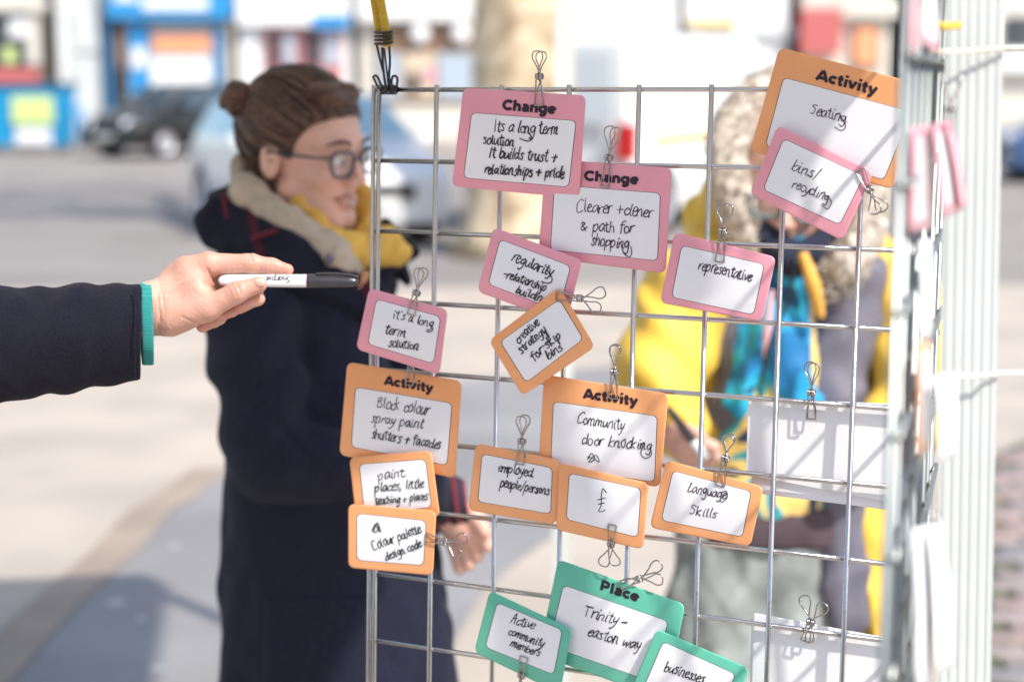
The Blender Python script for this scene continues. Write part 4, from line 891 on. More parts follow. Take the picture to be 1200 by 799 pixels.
# ------------------------------------------------------------------ the person in the yellow coat
DM = 2.95
M_ycoat = mat('yellow_raincoat', (0.80, 0.53, 0.075), 0.6, var=.06, vscale=12, bump=.3, bscale=30)
M_vest = mat('lavender_grey_quilted', (0.135, 0.13, 0.17), 0.6, var=.14, vscale=14, bump=.5, bscale=30)
M_fur = mat('grey_beige_fur', (0.38, 0.32, 0.265), 0.8, var=.15, vscale=60, col2=(.60, .54, .47))
M_blue = mat('blue_patterned_scarf', (0.010, 0.20, 0.44), 0.7, var=0.1, vscale=9)
def patch_mat(name, cols, scale):
    m = mat(name, cols[0], 0.7); t = m.node_tree; p = t.nodes['Principled BSDF']; tc = t.nodes.new('ShaderNodeTexCoord'); v = t.nodes.new('ShaderNodeTexNoise')
    v.inputs['Scale'].default_value = scale; v.inputs['Detail'].default_value = 0.5; v.inputs['Distortion'].default_value = 1.2; r = t.nodes.new('ShaderNodeValToRGB'); r.color_ramp.interpolation = 'CONSTANT'
    el = r.color_ramp.elements; el[0].color = (*cols[0], 1); el[0].position = 0; el[1].color = (*cols[1], 1); el[1].position = .40
    for k, c in enumerate(cols[2:]): e = el.new(.40 + .24 * (k + 1) / (len(cols) - 2)); e.color = (*c, 1)
    t.links.new(tc.outputs['Object'], v.inputs[0]); t.links.new(v.outputs[0], r.inputs[0]); t.links.new(r.outputs[0], p.inputs['Base Color']); return m
M_print = M_print
M_blueprint = patch_mat('blue_print_fabric', [(0.006, 0.16, 0.38), (0.012, 0.30, 0.58), (0.02, 0.42, 0.62), (0.01, 0.10, 0.22)], 9)
M_shirt = patch_mat('yellow_teal_print_fabric', [(0.02, 0.06, 0.12), (0.80, 0.55, 0.17), (0.84, 0.62, 0.2), (0.04, 0.36, 0.40), (0.01, .22, .48)], 10)
mr = empty('person', at(930, 2000, DM) * np.array([1, 1, 0]), 'person in yellow coat with curly fur hood, writing behind the mesh', 'person')
MM = head_mtx(921, 212, DM, 97, 24, -6, 1.02)
local_blob('body', head_sdf, (-.125, -.1, -.2), (.13, .1, .13), .0035, MM, M_face, mr)
g_root = mk('glasses', *tube(xf(MM, np.array([(.1, -.012, .006), (.104, 0, .009), (.1, .012, .006)])), .0017, 6), mat('teal_glasses_frame', (.04, .20, .22), .3), mr); glasses(MM, g_root, bpy.data.materials['teal_glasses_frame'])
V, F = merge([tube(xf(MM, crom(np.array([(.082, -.022, -.058), (.099, -.005, -.0555), (.099, .005, -.0555), (.082, .022, -.058)]), 5)), [.001, .004, .004, .001], 6), tube(xf(MM, crom(np.array([(.082, -.018, -.063), (.0975, -.004, -.0665), (.0975, .004, -.0665), (.082, .018, -.063)]), 5)), [.001, .0045, .0045, .001], 6)]); mk('lips', V, F, M_lip, mr)
def ycoat(P):
    d = cap(P, (925, 350, -60), (930, 560, -50), 128, 122, (1, 1, .6)); d = smin(d, cap(P, (930, 560, -50), (945, 900, -50), 126, 142, (1, 1, .72)), 30)
    d = smin(d, cap(P, (832, 322, -14), (1040, 340, -44), 54, 54), 26)
    la = smin(cap(P, (812, 345, 0), (770, 440, 50), 62, 52), cap(P, (770, 446, 50), (796, 500, 110), 50, 36), 18)
    ra = smin(cap(P, (1064, 360, -30), (1072, 480, 10), 48, 50), cap(P, (1070, 480, 20), (985, 556, 90), 46, 34), 18)
    d = smin(d, la, 10); d = smin(d, ra, 10); d = smin(d, ell(P, (866, 262, -70), (62, 62, 50)), 18); d = smin(d, ell(P, (990, 252, -110), (44, 60, 46)), 18)
    d = d + 4.5 * fold(P, 40, 21) + 3.2 * np.sin(P[1] * .085 - P[0] * .06 + 2 * fold(P, 46, 22))
    xl = np.interp(P[1], [280, 300, 460, 620, 940], [872, 862, 842, 850, 850]); xr = np.interp(P[1], [280, 330, 466, 600, 740, 940], [1040, 1038, 1000, 1003, 1020, 1050])
    open_ = smax(smax(xl - P[0], P[0] - xr, 6), -(P[2] + 8), 6)
    return smax(smax(d, -open_, 8), P[1] - 930, 8)
blob('yellow_coat', ycoat, (640, 190, -200), (1200, 940, 170), 5.0, DM, M_ycoat, mr)
def vest(P):
    l = cap(P, (868, 330, 6), (858, 480, 20), 26, 24, (1, 1, .8)); r = smin(cap(P, (1000, 335, -4), (978, 470, 14), 46, 34, (1, 1, .7)), cap(P, (978, 470, 20), (992, 720, 48), 34, 26, (1, 1, .6)), 14)
    l = smin(l, cap(P, (858, 480, 20), (870, 600, 20), 22, 20, (1, 1, .7)), 10)
    d = np.minimum(l, r); return d + 4 * np.abs(np.sin(P[1] * .045 + P[0] * .02)) + 3 * fold(P, 20, 31) - 2
blob('quilted_waistcoat', vest, (815, 280, -60), (1065, 770, 90), 3.5, DM, M_vest, mr)
def bscarf(P):
    d = smin(cap(P, (926, 300, 24), (914, 400, 44), 26, 28, (1, 1, .7)), cap(P, (914, 400, 44), (938, 470, 48), 28, 26, (1, 1, .7)), 10); d = smin(d, cap(P, (900, 330, 24), (866, 470, 44), 16, 18, (1, 1, .7)), 10)
    return d + 3 * fold(P, 16, 41) + 2.4 * np.sin(P[0] * .2 + P[1] * .04)
blob('blue_scarf', bscarf, (836, 262, -10), (980, 510, 90), 2.8, DM, M_blueprint, mr)
def shirt(P): return cap(P, (905, 360, 4), (910, 590, 26), 62, 66, (1, 1, .55)) + 3.5 * fold(P, 22, 42)
blob('patterned_shirt', shirt, (820, 290, -40), (1000, 665, 90), 3.5, DM, M_shirt, mr)
def neck_(P): return smin(cap(P, (886, 268, 20), (928, 305, 50), 22, 18), cap(P, (928, 305, 50), (990, 282, 26), 18, 24), 10) + 2 * fold(P, 14, 43)
blob('navy_neck_warmer', neck_, (850, 235, -15), (1025, 340, 85), 2.8, DM, mat('dark_navy_fleece', (.015, .02, .045), .9), mr)
V, F = vtube([(940, 296, 72), (952, 330, 76), (958, 352, 74), (962, 372, 70)], [6, 9, 8, 5], DM, 8); mk('orange_trim', V, F, mat('orange_yellow_trim', (.75, .42, .08), .7), mr)
V, F = vtube([(934, 300, 74), (924, 350, 82), (905, 395, 84), (893, 440, 84), (890, 470, 82)], 2.2, DM, 6); mk('lanyard', V, F, M_hook, mr)
V, F = vtube([(905, 340, 76), (900, 380, 80), (897, 420, 80)], [2, 5, 3], DM, 6); mk('pink_ribbon', V, F, mat('pale_pink_ribbon', (.75, .45, .5), .7), mr)
# fur round the hood: thousands of small curls
rr = np.random.RandomState(77); parts_V = []; parts_F = []; n0 = 0
ctrl = crom(np.array([(884, 300, 18), (868, 252, 30), (856, 205, 30), (856, 162, 20), (874, 128, 8), (905, 104, -8), (950, 102, -8), (990, 130, 6), (1014, 185, 20), (1018, 240, 36), (1004, 290, 50), (976, 330, 60)], float), 10)
def furbed(P):
    d = 1e3 * np.ones_like(P[0])
    for i in range(0, len(ctrl) - 6, 5): d = np.minimum(d, cap(P, ctrl[i], ctrl[i + 5], 25, 25))
    return d + 4 * vnoise(P[0] / 12, P[1] / 12, P[2] / 12, 9)
blob('fur_trim', furbed, (800, 60, -60), (1070, 390, 110), 3.2, DM, M_fur, mr)
SV = []; SF = []
for k in range(5200):
    i = rr.randint(len(ctrl)); c = ctrl[i]; v = rr.normal(size=3); v /= np.linalg.norm(v); p = c + v * 24; q = [p]; w_ = v + rr.normal(size=3) * .5
    for j in range(3): w_ = w_ + rr.normal(size=3) * .75; p = p + w_ / np.linalg.norm(w_) * rr.uniform(3.2, 5.4); q.append(p)
    q = np.array(q); sd_ = np.cross(q[1] - q[0], rr.normal(size=3)); sd_ = sd_ / (np.linalg.norm(sd_) + 1e-6) * 1.0; b = len(SV) * 0 + n0
    for j in range(4): wj = (1, .9, .7, .15)[j]; SV += [q[j] + sd_ * wj, q[j] - sd_ * wj]
    for j in range(3): SF.append([b + 2 * j, b + 2 * j + 1, b + 2 * j + 3, b + 2 * j + 2])
    n0 += 8
o = mk('fur_curl', vpx(np.array(SV), DM), SF, M_fur, mr); o['kind'] = 'stuff'
def hands2(P):
    d = cap(P, (786, 500, 112), (806, 520, 132), 25, 22, (1, 1, .85))
    d = smin(d, uni(1.5, cap(P, (806, 512, 142), (836, 524, 150), 10, 8), cap(P, (812, 520, 136), (838, 534, 144), 10, 8), cap(P, (808, 528, 128), (832, 543, 134), 10, 8), cap(P, (800, 534, 122), (824, 552, 126), 9.5, 7.5), cap(P, (792, 500, 134), (820, 510, 154), 10, 8)), 6)
    return d
blob('hand', hands2, (752, 468, 70), (860, 572, 178), 2.4, DM, M_face, mr)
V, F = vtube([(765, 480, 96), (784, 500, 108)], [36, 31], DM, 14); mk('dark_cuff', V, F, mat('black_cuff', (.02, .02, .03), .8), mr)
def jeans(P):
    d = smin(cap(P, (862, 640, -10), (846, 860, 0), 76, 68, (1, 1, .8)), cap(P, (930, 640, -6), (948, 860, 4), 72, 66, (1, 1, .8)), 9)
    d = smin(d, cap(P, (850, 860, 0), (850, 1420, 0), 66, 46), 20); d = smin(d, cap(P, (948, 860, 0), (960, 1420, 0), 66, 46), 20)
    return d + 7 * fold(P, 26, 51) + 3 * fold(P, 12, 53) + 3.4 * np.sin(P[1] * .09 + P[0] * .07)
blob('grey_jeans', jeans, (750, 570, -110), (1090, 1440, 100), 5.0, DM, mat('grey_green_denim', (.27, .30, .29), .85, var=.2, vscale=10, bump=.5, bscale=200), mr)
blob('jumper_hem', lambda P: smax(cap(P, (880, 622, 0), (945, 622, 0), 66, 66, (1, 1, .95)) + 2 * fold(P, 18, 52), np.abs(P[1] - 620) - 24, 5), (790, 585, -90), (1060, 660, 90), 3, DM, mat('plum_brown_jumper', (.085, .06, .072), .9), mr)
for s in (-1, 1):
    f0 = at(905 + s * 55, 1350, DM); V, F = obox((f0[0], DM - .06, .045), (.05, .13, .045), 0, .03); mk('shoe', V, F, M_hook, mr)
pen2 = mk('marker_pen', *vtube([(783, 478, 166), (800, 500, 160), (812, 516, 156), (822, 530, 152)], [3.5, 5.5, 5.5, 4.5], DM, 10), M_pb, org=vpx(np.array([[803., 503, 160]]), DM)[0]); tag(pen2, 'black marker pen in the writing hand of the person in the yellow coat', 'marker pen')
V, F = vtube([(811, 515, 156), (826, 536, 150)], [6.2, 5.6], DM, 10); mk('barrel', V, F, M_pw, pen2)

# ------------------------------------------------------------------ the ground
M_asph = mat('worn_asphalt', (0.265, 0.240, 0.218), 0.9, var=.14, vscale=.6, bump=.5, bscale=60, detail=8)
M_pave = mat('beige_resin_paving', (0.46, 0.395, 0.325), 0.85, var=.12, vscale=1.1, bump=.4, bscale=80, detail=8)
M_path = mat('blue_grey_path_surface', (0.265, 0.255, 0.250), 0.8, var=.14, vscale=1.2, bump=.4, bscale=90, detail=8)
M_kerb = mat('stone_kerb', (0.40, 0.34, 0.28), .85, var=.12, vscale=3, bump=.4, bscale=40)
M_kerb2 = mat('brown_edging_strip', (0.33, 0.265, 0.21), .85, var=.12, vscale=3)
def struct(o, kind='structure'): o['kind'] = kind; return o
struct(mk('road', [(-260, -40, 0), (260, -40, 0), (260, 400, 0), (-260, 400, 0)], [[0, 1, 2, 3]], M_asph, smooth=False))
def sheet(name, L, m, z, world=False, sm=5):
    P = np.array([gp(x, y)[:2] for x, y in L]) if not world else np.array(L, float)
    P = crom(P, sm, True) if sm else P; me = bpy.data.meshes.new(name); bm = bmesh.new(); vs_ = [bm.verts.new((p[0], p[1], z)) for p in P]; f = bm.faces.new(vs_); bmesh.ops.triangulate(bm, faces=[f]); bm.to_mesh(me); bm.free()
    o = bpy.data.objects.new(name, me); COL.objects.link(o); me.materials.append(m); return struct(o), P
yk = gp(600, 338)[1]
pv, _ = sheet('paving', [(-60, -10), (60, -10), (60, gp(600, 330)[1]), (9, gp(600, 332)[1]), (-2, yk), (-8, gp(600, 345)[1]), (-60, gp(600, 345)[1])], M_pave, .004, True, 0)
ga = [(270, 552), (228, 586), (196, 606), (160, 650), (100, 705), (45, 765), (5, 812), (-60, 900), (120, 1100), (420, 1000), (560, 706), (690, 604), (800, 540), (900, 480), (1000, 430), (900, 415), (700, 432), (520, 452), (400, 492)]
sheet('curved_path', ga, M_path, .008)
# edging strip round the curved path (a low flush border)
E1 = np.array([gp(x, y)[:2] for x, y in ga[:8]]); E1 = crom(E1, 5); T = np.gradient(E1, axis=0); T /= np.linalg.norm(T, axis=1)[:, None]; Nn = np.stack([-T[:, 1], T[:, 0]], 1)
ctr = np.array(gp(300, 700)[:2]); sg = np.sign(np.sum((E1 - ctr) * Nn, 1).mean())
V = [(*p, .012) for p in E1] + [(*(p + n_ * sg * .16), .012) for p, n_ in zip(E1, Nn)]; k = len(E1)
struct(mk('path_edging', V, [[i, i + 1, k + i + 1, k + i] for i in range(k - 1)], M_kerb2, smooth=False))
# the far pavement in front of the shops, with its kerb stones
yf = 38.9
V, F = box((-70, yf + .3, -.05), (70, 80, .12)); struct(mk('far_pavement', V, F, mat('grey_slab_paving', (.36, .33, .31), .85, var=.08, vscale=.8), smooth=False))
kp = None; kroot = empty('kerb', (0, yf, 0), None, None); kroot['kind'] = 'structure'
for i in range(40):
    if kp is None: V, F = box((-.45, 0, -.02), (.45, .28, .125), .015); kp = mk('kerb_stone', V, F, M_kerb); kp.parent = kroot; kp.location = (-18, 0, 0)
    else: o = kp.copy(); COL.objects.link(o); o.parent = kroot; o.location = (-18 + i * .915, 0, 0)
# brick paving at the right, laid brick by brick, with moss in the joints
M_brick = [mat('grey_brown_paver', (.30, .25, .235), .85, var=.2, vscale=12, bump=.5, bscale=60), mat('grey_paver', (.25, .235, .24), .85, var=.2, vscale=12, bump=.5, bscale=60), mat('reddish_paver', (.34, .255, .225), .85, var=.2, vscale=12, bump=.5, bscale=60)]
M_moss = mat('moss', (.12, .13, .07), .95, var=.4, vscale=30, bump=.8, bscale=80)
bx0, by0 = gp(1120, 560)[:2]
bed, _ = sheet('brick_paving', [(.6, 2.2), (3.8, 2.2), (3.8, 8.3), (2.9, 8.3), (1.85, 6.9), (1.4, 5.2)], M_moss, .010, True, 0)
bed['kind'] = 'structure'
bricks = []
cnt = 0
for j in range(56):
    for i in range(26):
        x = .72 + i * .212 + (j % 2) * .106; y = 2.3 + j * .106
        if y > 8.2 or x > 3.7: continue
        xl = .6 + (y - 2.2) * .267 if y < 5.2 else (1.4 + (y - 5.2) * .265 if y < 6.9 else 1.85 + (y - 6.9) * .75)
        if x - .1 < xl: continue
        # only the strip the camera can see past the gazebo leg
        u = 600 + FPX * x / (y * math.cos(PITCH) + CAM_H * math.sin(PITCH))
        if u < 1100 or u > 1290 or cnt >= 290: continue
        if not bricks:
            V, F = box((-.1, -.048, 0), (.1, .048, .016), .004); src = []
            for m in M_brick: o = mk('brick', V, F, m); o.parent = bed; o.location = (x, y, .002); src.append(o); bricks.append(o); x += .212; cnt += 1
            continue
        if j == 0 and i < 3: continue
        o = src[RNG.randint(3)].copy(); COL.objects.link(o); o.parent = bed; o.location = (x, y, .008 + RNG.uniform(-.003, .003)); o.rotation_euler = (RNG.uniform(-.015, .015), RNG.uniform(-.02, .02), RNG.uniform(-.02, .02)); bricks.append(o); cnt += 1
rv = []
for j in range(56):
    for i in range(26):
        x = .72 + i * .212 + (j % 2) * .106; y = 2.3 + j * .106
        xl = .6 + (y - 2.2) * .267 if y < 5.2 else (1.4 + (y - 5.2) * .265 if y < 6.9 else 1.85 + (y - 6.9) * .75); u = 600 + FPX * x / (y * math.cos(PITCH) + CAM_H * math.sin(PITCH))
        if y > 8.2 or x > 3.7 or x - .1 < xl or 1100 <= u <= 1290: continue
        rv.append(box((x - .1, y - .048, .008), (x + .1, y + .048, .026 + RNG.uniform(-.003, .003))))
V, F = merge(rv); o = mk('paver_field', V, F, M_brick[1], bed, smooth=False); o['kind'] = 'stuff'
# tufts of moss and weed along the joints
tv = []; tf = []; nn = 0
for k in range(900):
    cx, cy = [(1.95, 6.1), (1.5, 4.6), (1.3, 3.9), (2.5, 6.8)][k % 4]; x = cx + RNG.normal() * .16; y = cy + RNG.normal() * .3; a = RNG.uniform(0, 6.28); h = RNG.uniform(.005, .02); w_ = .006
    tv += [(x - w_ * math.cos(a), y - w_ * math.sin(a), .014), (x + w_ * math.cos(a), y + w_ * math.sin(a), .014), (x + RNG.uniform(-.02, .02), y + RNG.uniform(-.02, .02), .014 + h)]; tf.append([nn, nn + 1, nn + 2]); nn += 3
o = mk('weeds', tv, tf, mat('weed_green', (.16, .22, .05), .8), smooth=False); tag(o, 'green weeds and moss growing between the brick pavers at the lower right', 'weeds', None, 'stuff')
# a pale scatter of spots on the curved path
for i, (x, y, r) in enumerate([(136, 709, .028), (166, 728, .018), (184, 786, .022), (205, 642, .016)]):
    c = gp(x, y); n = 12; V = [(c[0] + r * (1 + .15 * math.sin(3 * a)) * math.cos(a), c[1] + r * 1.3 * math.sin(a), .0095) for a in [2 * math.pi * q / n for q in range(n)]]
    o = mk('gum_spot', V, [list(range(n))], mat('pale_gum', (.46, .45, .43), .8), org=(c[0], c[1], 0), smooth=False)
    tag(o, ['largest pale spot trodden into the blue grey path', 'second pale spot on the path, just right of the largest', 'pale spot on the path at the very bottom of the picture', 'faint pale spot on the path highest up beside the coat'][i], 'spot')

# ------------------------------------------------------------------ shops across the street
DS = 42.0
def pm(n, c, r=.6, **k): return mat(n, c, r, **k)
m_cream = pm('cream_render', (.66, .62, .54), .8, var=.04, vscale=1); m_whitew = pm('white_painted_render', (.78, .78, .77), .7, var=.03, vscale=1); m_grey = pm('pale_grey_render', (.55, .57, .56), .8, var=.04, vscale=1)
m_blue = pm('bright_blue_paint', (.03, .27, .58), .4, var=.05, vscale=2); m_glass = pm('dark_shop_glass', (.06, .07, .08), .08, spec=.8); m_pglass = pm('pale_shop_glass', (.42, .48, .54), .12); m_dark = pm('dark_doorway', (.03, .025, .025), .7)
m_brown = pm('brown_timber', (.22, .13, .08), .6); m_red = pm('red_paint', (.50, .13, .12), .5); m_or = pm('orange_window_poster', (.85, .36, .18), .6); m_pwhite = pm('white_poster', (.8, .8, .8), .6); m_lime = pm('lime_print', (.60, .72, .26), .5); m_slate = pm('slate', (.12, .12, .14), .6)
m_brickw = pm('red_brick_wall', (.42, .22, .16), .85, var=.15, vscale=3); m_beige = pm('beige_stone', (.62, .5, .37), .8, var=.05, vscale=1)
def bld(label, x0, x1, m, top=-500, base=170.5, D=DS, depth=8, cat='shop'):
    c = at((x0 + x1) / 2, base, D); root = empty('shop_building', (c[0], D, 0.12), label, cat)
    a = at(x0, top, D); b = at(x1, base, D); V, F = box((a[0], D, .12), (b[0], D + depth, a[2])); mk('wall', V, F, m, root, smooth=False)
    V, F = box((a[0] - .1, D - .35, a[2]), (b[0] + .1, D + depth, a[2] + .25)); mk('roof', V, F, m_slate, root, smooth=False)
    w_ = b[0] - a[0]; k = max(1, int(w_ / 1.7))
    for st in (3.9, 6.9):
        for i in range(k):
            cx = a[0] + w_ * (i + .5) / k
            V, F = box((cx - .5, D - .06, st), (cx + .5, D + .1, st + 1.6)); f = mk('window', V, F, m_pwhite, root, smooth=False)
            for s in (0, 1): V, F = box((cx - .42, D - .075, st + .08 + s * .75), (cx + .42, D - .061, st + .08 + s * .75 + .68)); mk('pane', V, F, m_glass, f, smooth=False)
    return root
def pc(name, root, x0, y0, x1, y1, m, out=.12, D=DS, bev=0.0, t=.10):
    """piece of a facade spanning these pixels, standing `out` metres proud of the wall"""
    V, F = bpx(x0, y0, x1, y1, D - out, min(t, out), bev); return mk(name, V, F, m, root, smooth=False)
b = bld('cream shop with dark window and red base behind the blue refuse bin', -60, 52, m_cream)
pc('fascia', b, -60, 0, 55, 13, m_cream, .3); w_ = pc('window', b, -58, 14, 49, 98, m_glass, .08); pc('mullion', w_, 30, 16, 46, 76, m_cream, .16); pc('stall_riser', b, -58, 80, 46, 98, m_red, .14); pc('window_sticker', w_, 4, 56, 18, 74, m_lime, .12); pc('window_sticker', w_, 10, 20, 32, 44, m_pwhite, .12); pc('door', b, 46, 14, 51.5, 150, m_brown, .1)
b = bld('white and pale grey rendered bay between the cream shop and the blue shop', 53, 122, m_grey)
pc('pilaster', b, 54, -300, 79, 168, m_whitew, .35, t=.3); pc('panel', b, 84, 10, 116, 60, m_grey, .1); pc('panel', b, 84, 66, 116, 160, m_grey, .1)
b = bld('blue shopfront with a blue fascia and orange poster in the window', 123, 273, m_cream)
f = pc('fascia', b, 123, -30, 272, 22, m_blue, .45, t=.35); pc('fascia_lettering', f, 166, -3, 244, 12, m_pwhite, .48); pc('fascia_lettering', f, 134, -14, 160, 2, m_pwhite, .48)
pc('pilaster', b, 123.5, 22, 131, 166, m_blue, .3, t=.25); d = pc('door', b, 132, 30, 149, 166, m_dark, .1); pc('door_panel', d, 134, 36, 147, 80, m_brown, .14)
pc('blue_panel', b, 150, 26, 176, 160, m_blue, .16); pc('poster', b, 154, 56, 171, 80, m_pwhite, .2); w_ = pc('window', b, 177, 28, 252, 118, m_pglass, .08); pc('poster', w_, 179, 40, 247, 62, m_or, .14); pc('poster', w_, 176, 68, 247, 100, m_pwhite, .14)
pc('stall_riser', b, 177, 119, 252, 160, m_blue, .16); pc('pilaster', b, 252, 24, 262, 166, m_blue, .2); pc('pilaster', b, 263, -300, 273, 166, m_beige, .3)
b = bld('white shop with red window frames behind the hair bun', 274, 412, m_whitew)
f = pc('fascia', b, 276, -30, 410, 30, m_pwhite, .4, t=.3); pc('fascia_stripe', f, 366, 18, 409, 34, m_blue, .44)
for x0, x1 in ((310, 349), (353, 400)):
    w_ = pc('window', b, x0, 34, x1, 92, m_red, .12)
    pc('pane', w_, x0 + 5, 38, x0 + (x1 - x0) / 2 - 1, 78, m_glass, .16); pc('pane', w_, x0 + (x1 - x0) / 2 + 2, 38, x1 - 3, 78, m_pglass, .16)
pc('door', b, 280, 34, 303, 165, m_pwhite, .12)
b = bld('pale shop with two white discs for reflections beside the tree trunk', 414, 560, m_cream)
pc('fascia', b, 418, -30, 552, 24, m_whitew, .4, t=.3); w_ = pc('window', b, 440, 30, 556, 120, m_brown, .1)
for x0, x1, mm in ((444, 470, m_pglass), (473, 510, m_beige), (513, 553, m_pglass)): pc('pane', w_, x0, 62, x1, 116, mm, .14)
for k, (x, y) in enumerate(((492, 40), (540, 40))):
    c = at(x, y, DS - .3); V, F = snet(lambda P: ell(P, tuple(c), (.24, .08, .24)), c - .3, c + .3, .05); mk('round_reflection', V, F, m_pwhite, w_)  # white discs standing in for round reflections in the shop window
pc('poster', w_, 498, 80, 510, 96, pm('pink_poster', (.7, .35, .4)), .18); pc('poster', w_, 478, 86, 492, 110, m_dark, .18)
b = bld('tall white rendered building behind the white van', 562, 800, m_whitew)
pc('band', b, 562, 96, 800, 104, m_grey, .2); pc('door', b, 590, 20, 620, 160, m_beige, .1)
b = bld('pale building with a yellow strip sign behind the mesh', 801, 935, m_whitew)
pc('sign', b, 808, 22, 866, 32, pm('pale_yellow_sign', (.8, .6, .25)), .2); pc('ledge', b, 872, 34, 934, 44, m_grey, .2)
b = bld('cream building with a red canopy panel above the Seating card', 936, 1060, m_cream)
pc('red_canopy', b, 940, 10, 986, 64, m_red, .6, t=.5); w_ = pc('window', b, 1000, 30, 1030, 80, m_brown, .12); pc('pane', w_, 1003, 34, 1027, 76, m_or, .16); pc('fascia', b, 988, 0, 1058, 20, m_cream, .3)
b = bld('beige building at the far right behind the blue car', 1062, 1300, m_cream)
for x0 in (1080, 1180, 1240): w_ = pc('window', b, x0, 20, x0 + 40, 58, m_glass, .12); pc('sill', w_, x0 - 2, 58, x0 + 42, 62, m_whitew, .2)
pc('fascia', b, 1064, 60, 1298, 84, m_pwhite, .4, t=.3)

# ------------------------------------------------------------------ plane tree trunk in the middle distance
M_bark = mat('plane_tree_bark', (0.42, 0.31, 0.185), .85, var=.22, vscale=5, bump=.6, bscale=20, col2=(.62, .50, .34), detail=2)
tc_ = gp(604, 300); tree = empty('plane_tree', tc_, 'broad pale plane tree trunk rising behind the top Change card', 'tree'); DT = tc_[1]
V, F = tube(np.array([(tc_[0] + .02 * k, DT, z) for k, z in enumerate((-.05, .15, .5, 1.2, 2.2, 3.6, 5.0, 6.5))]), [.64, .54, .48, .465, .455, .45, .42, .36], 28)
V = V + np.stack([.018 * np.sin(V[:, 2] * 3 + V[:, 0] * 9), .018 * np.cos(V[:, 2] * 4), 0 * V[:, 0]], 1); mk('trunk', V, F, M_bark, tree)
lb = []
for k in range(6):
    a = k * 1.05 + .3; s0 = np.array([tc_[0] + .1, DT, 6.0 + .1 * k]); lb.append(tube(crom(np.array([s0, s0 + [1.0 * math.cos(a), 1.0 * math.sin(a), 1.2], s0 + [2.4 * math.cos(a), 2.4 * math.sin(a), 2.8], s0 + [3.2 * math.cos(a + .3), 3.2 * math.sin(a + .3), 4.6]]), 4), [.2, .14, .09, .03], 8))
V, F = merge(lb); mk('branches', V, F, M_bark, tree)
lv = []; lf = []; q = 0
for k in range(5000):
    p = RNG.normal(size=3) * [1.8, 1.8, 1.3] + [tc_[0], DT, 10.2]; a = RNG.normal(size=3); a /= np.linalg.norm(a); b_ = np.cross(a, RNG.normal(size=3)); b_ /= np.linalg.norm(b_)
    lv += [p - a * .05, p + b_ * .04, p + a * .06, p - b_ * .04]; lf.append([q, q + 1, q + 2, q + 3]); q += 4
o = mk('crown', lv, lf, mat('young_leaf', (.10, .13, .04), .7), tree, smooth=False); o['kind'] = 'stuff'

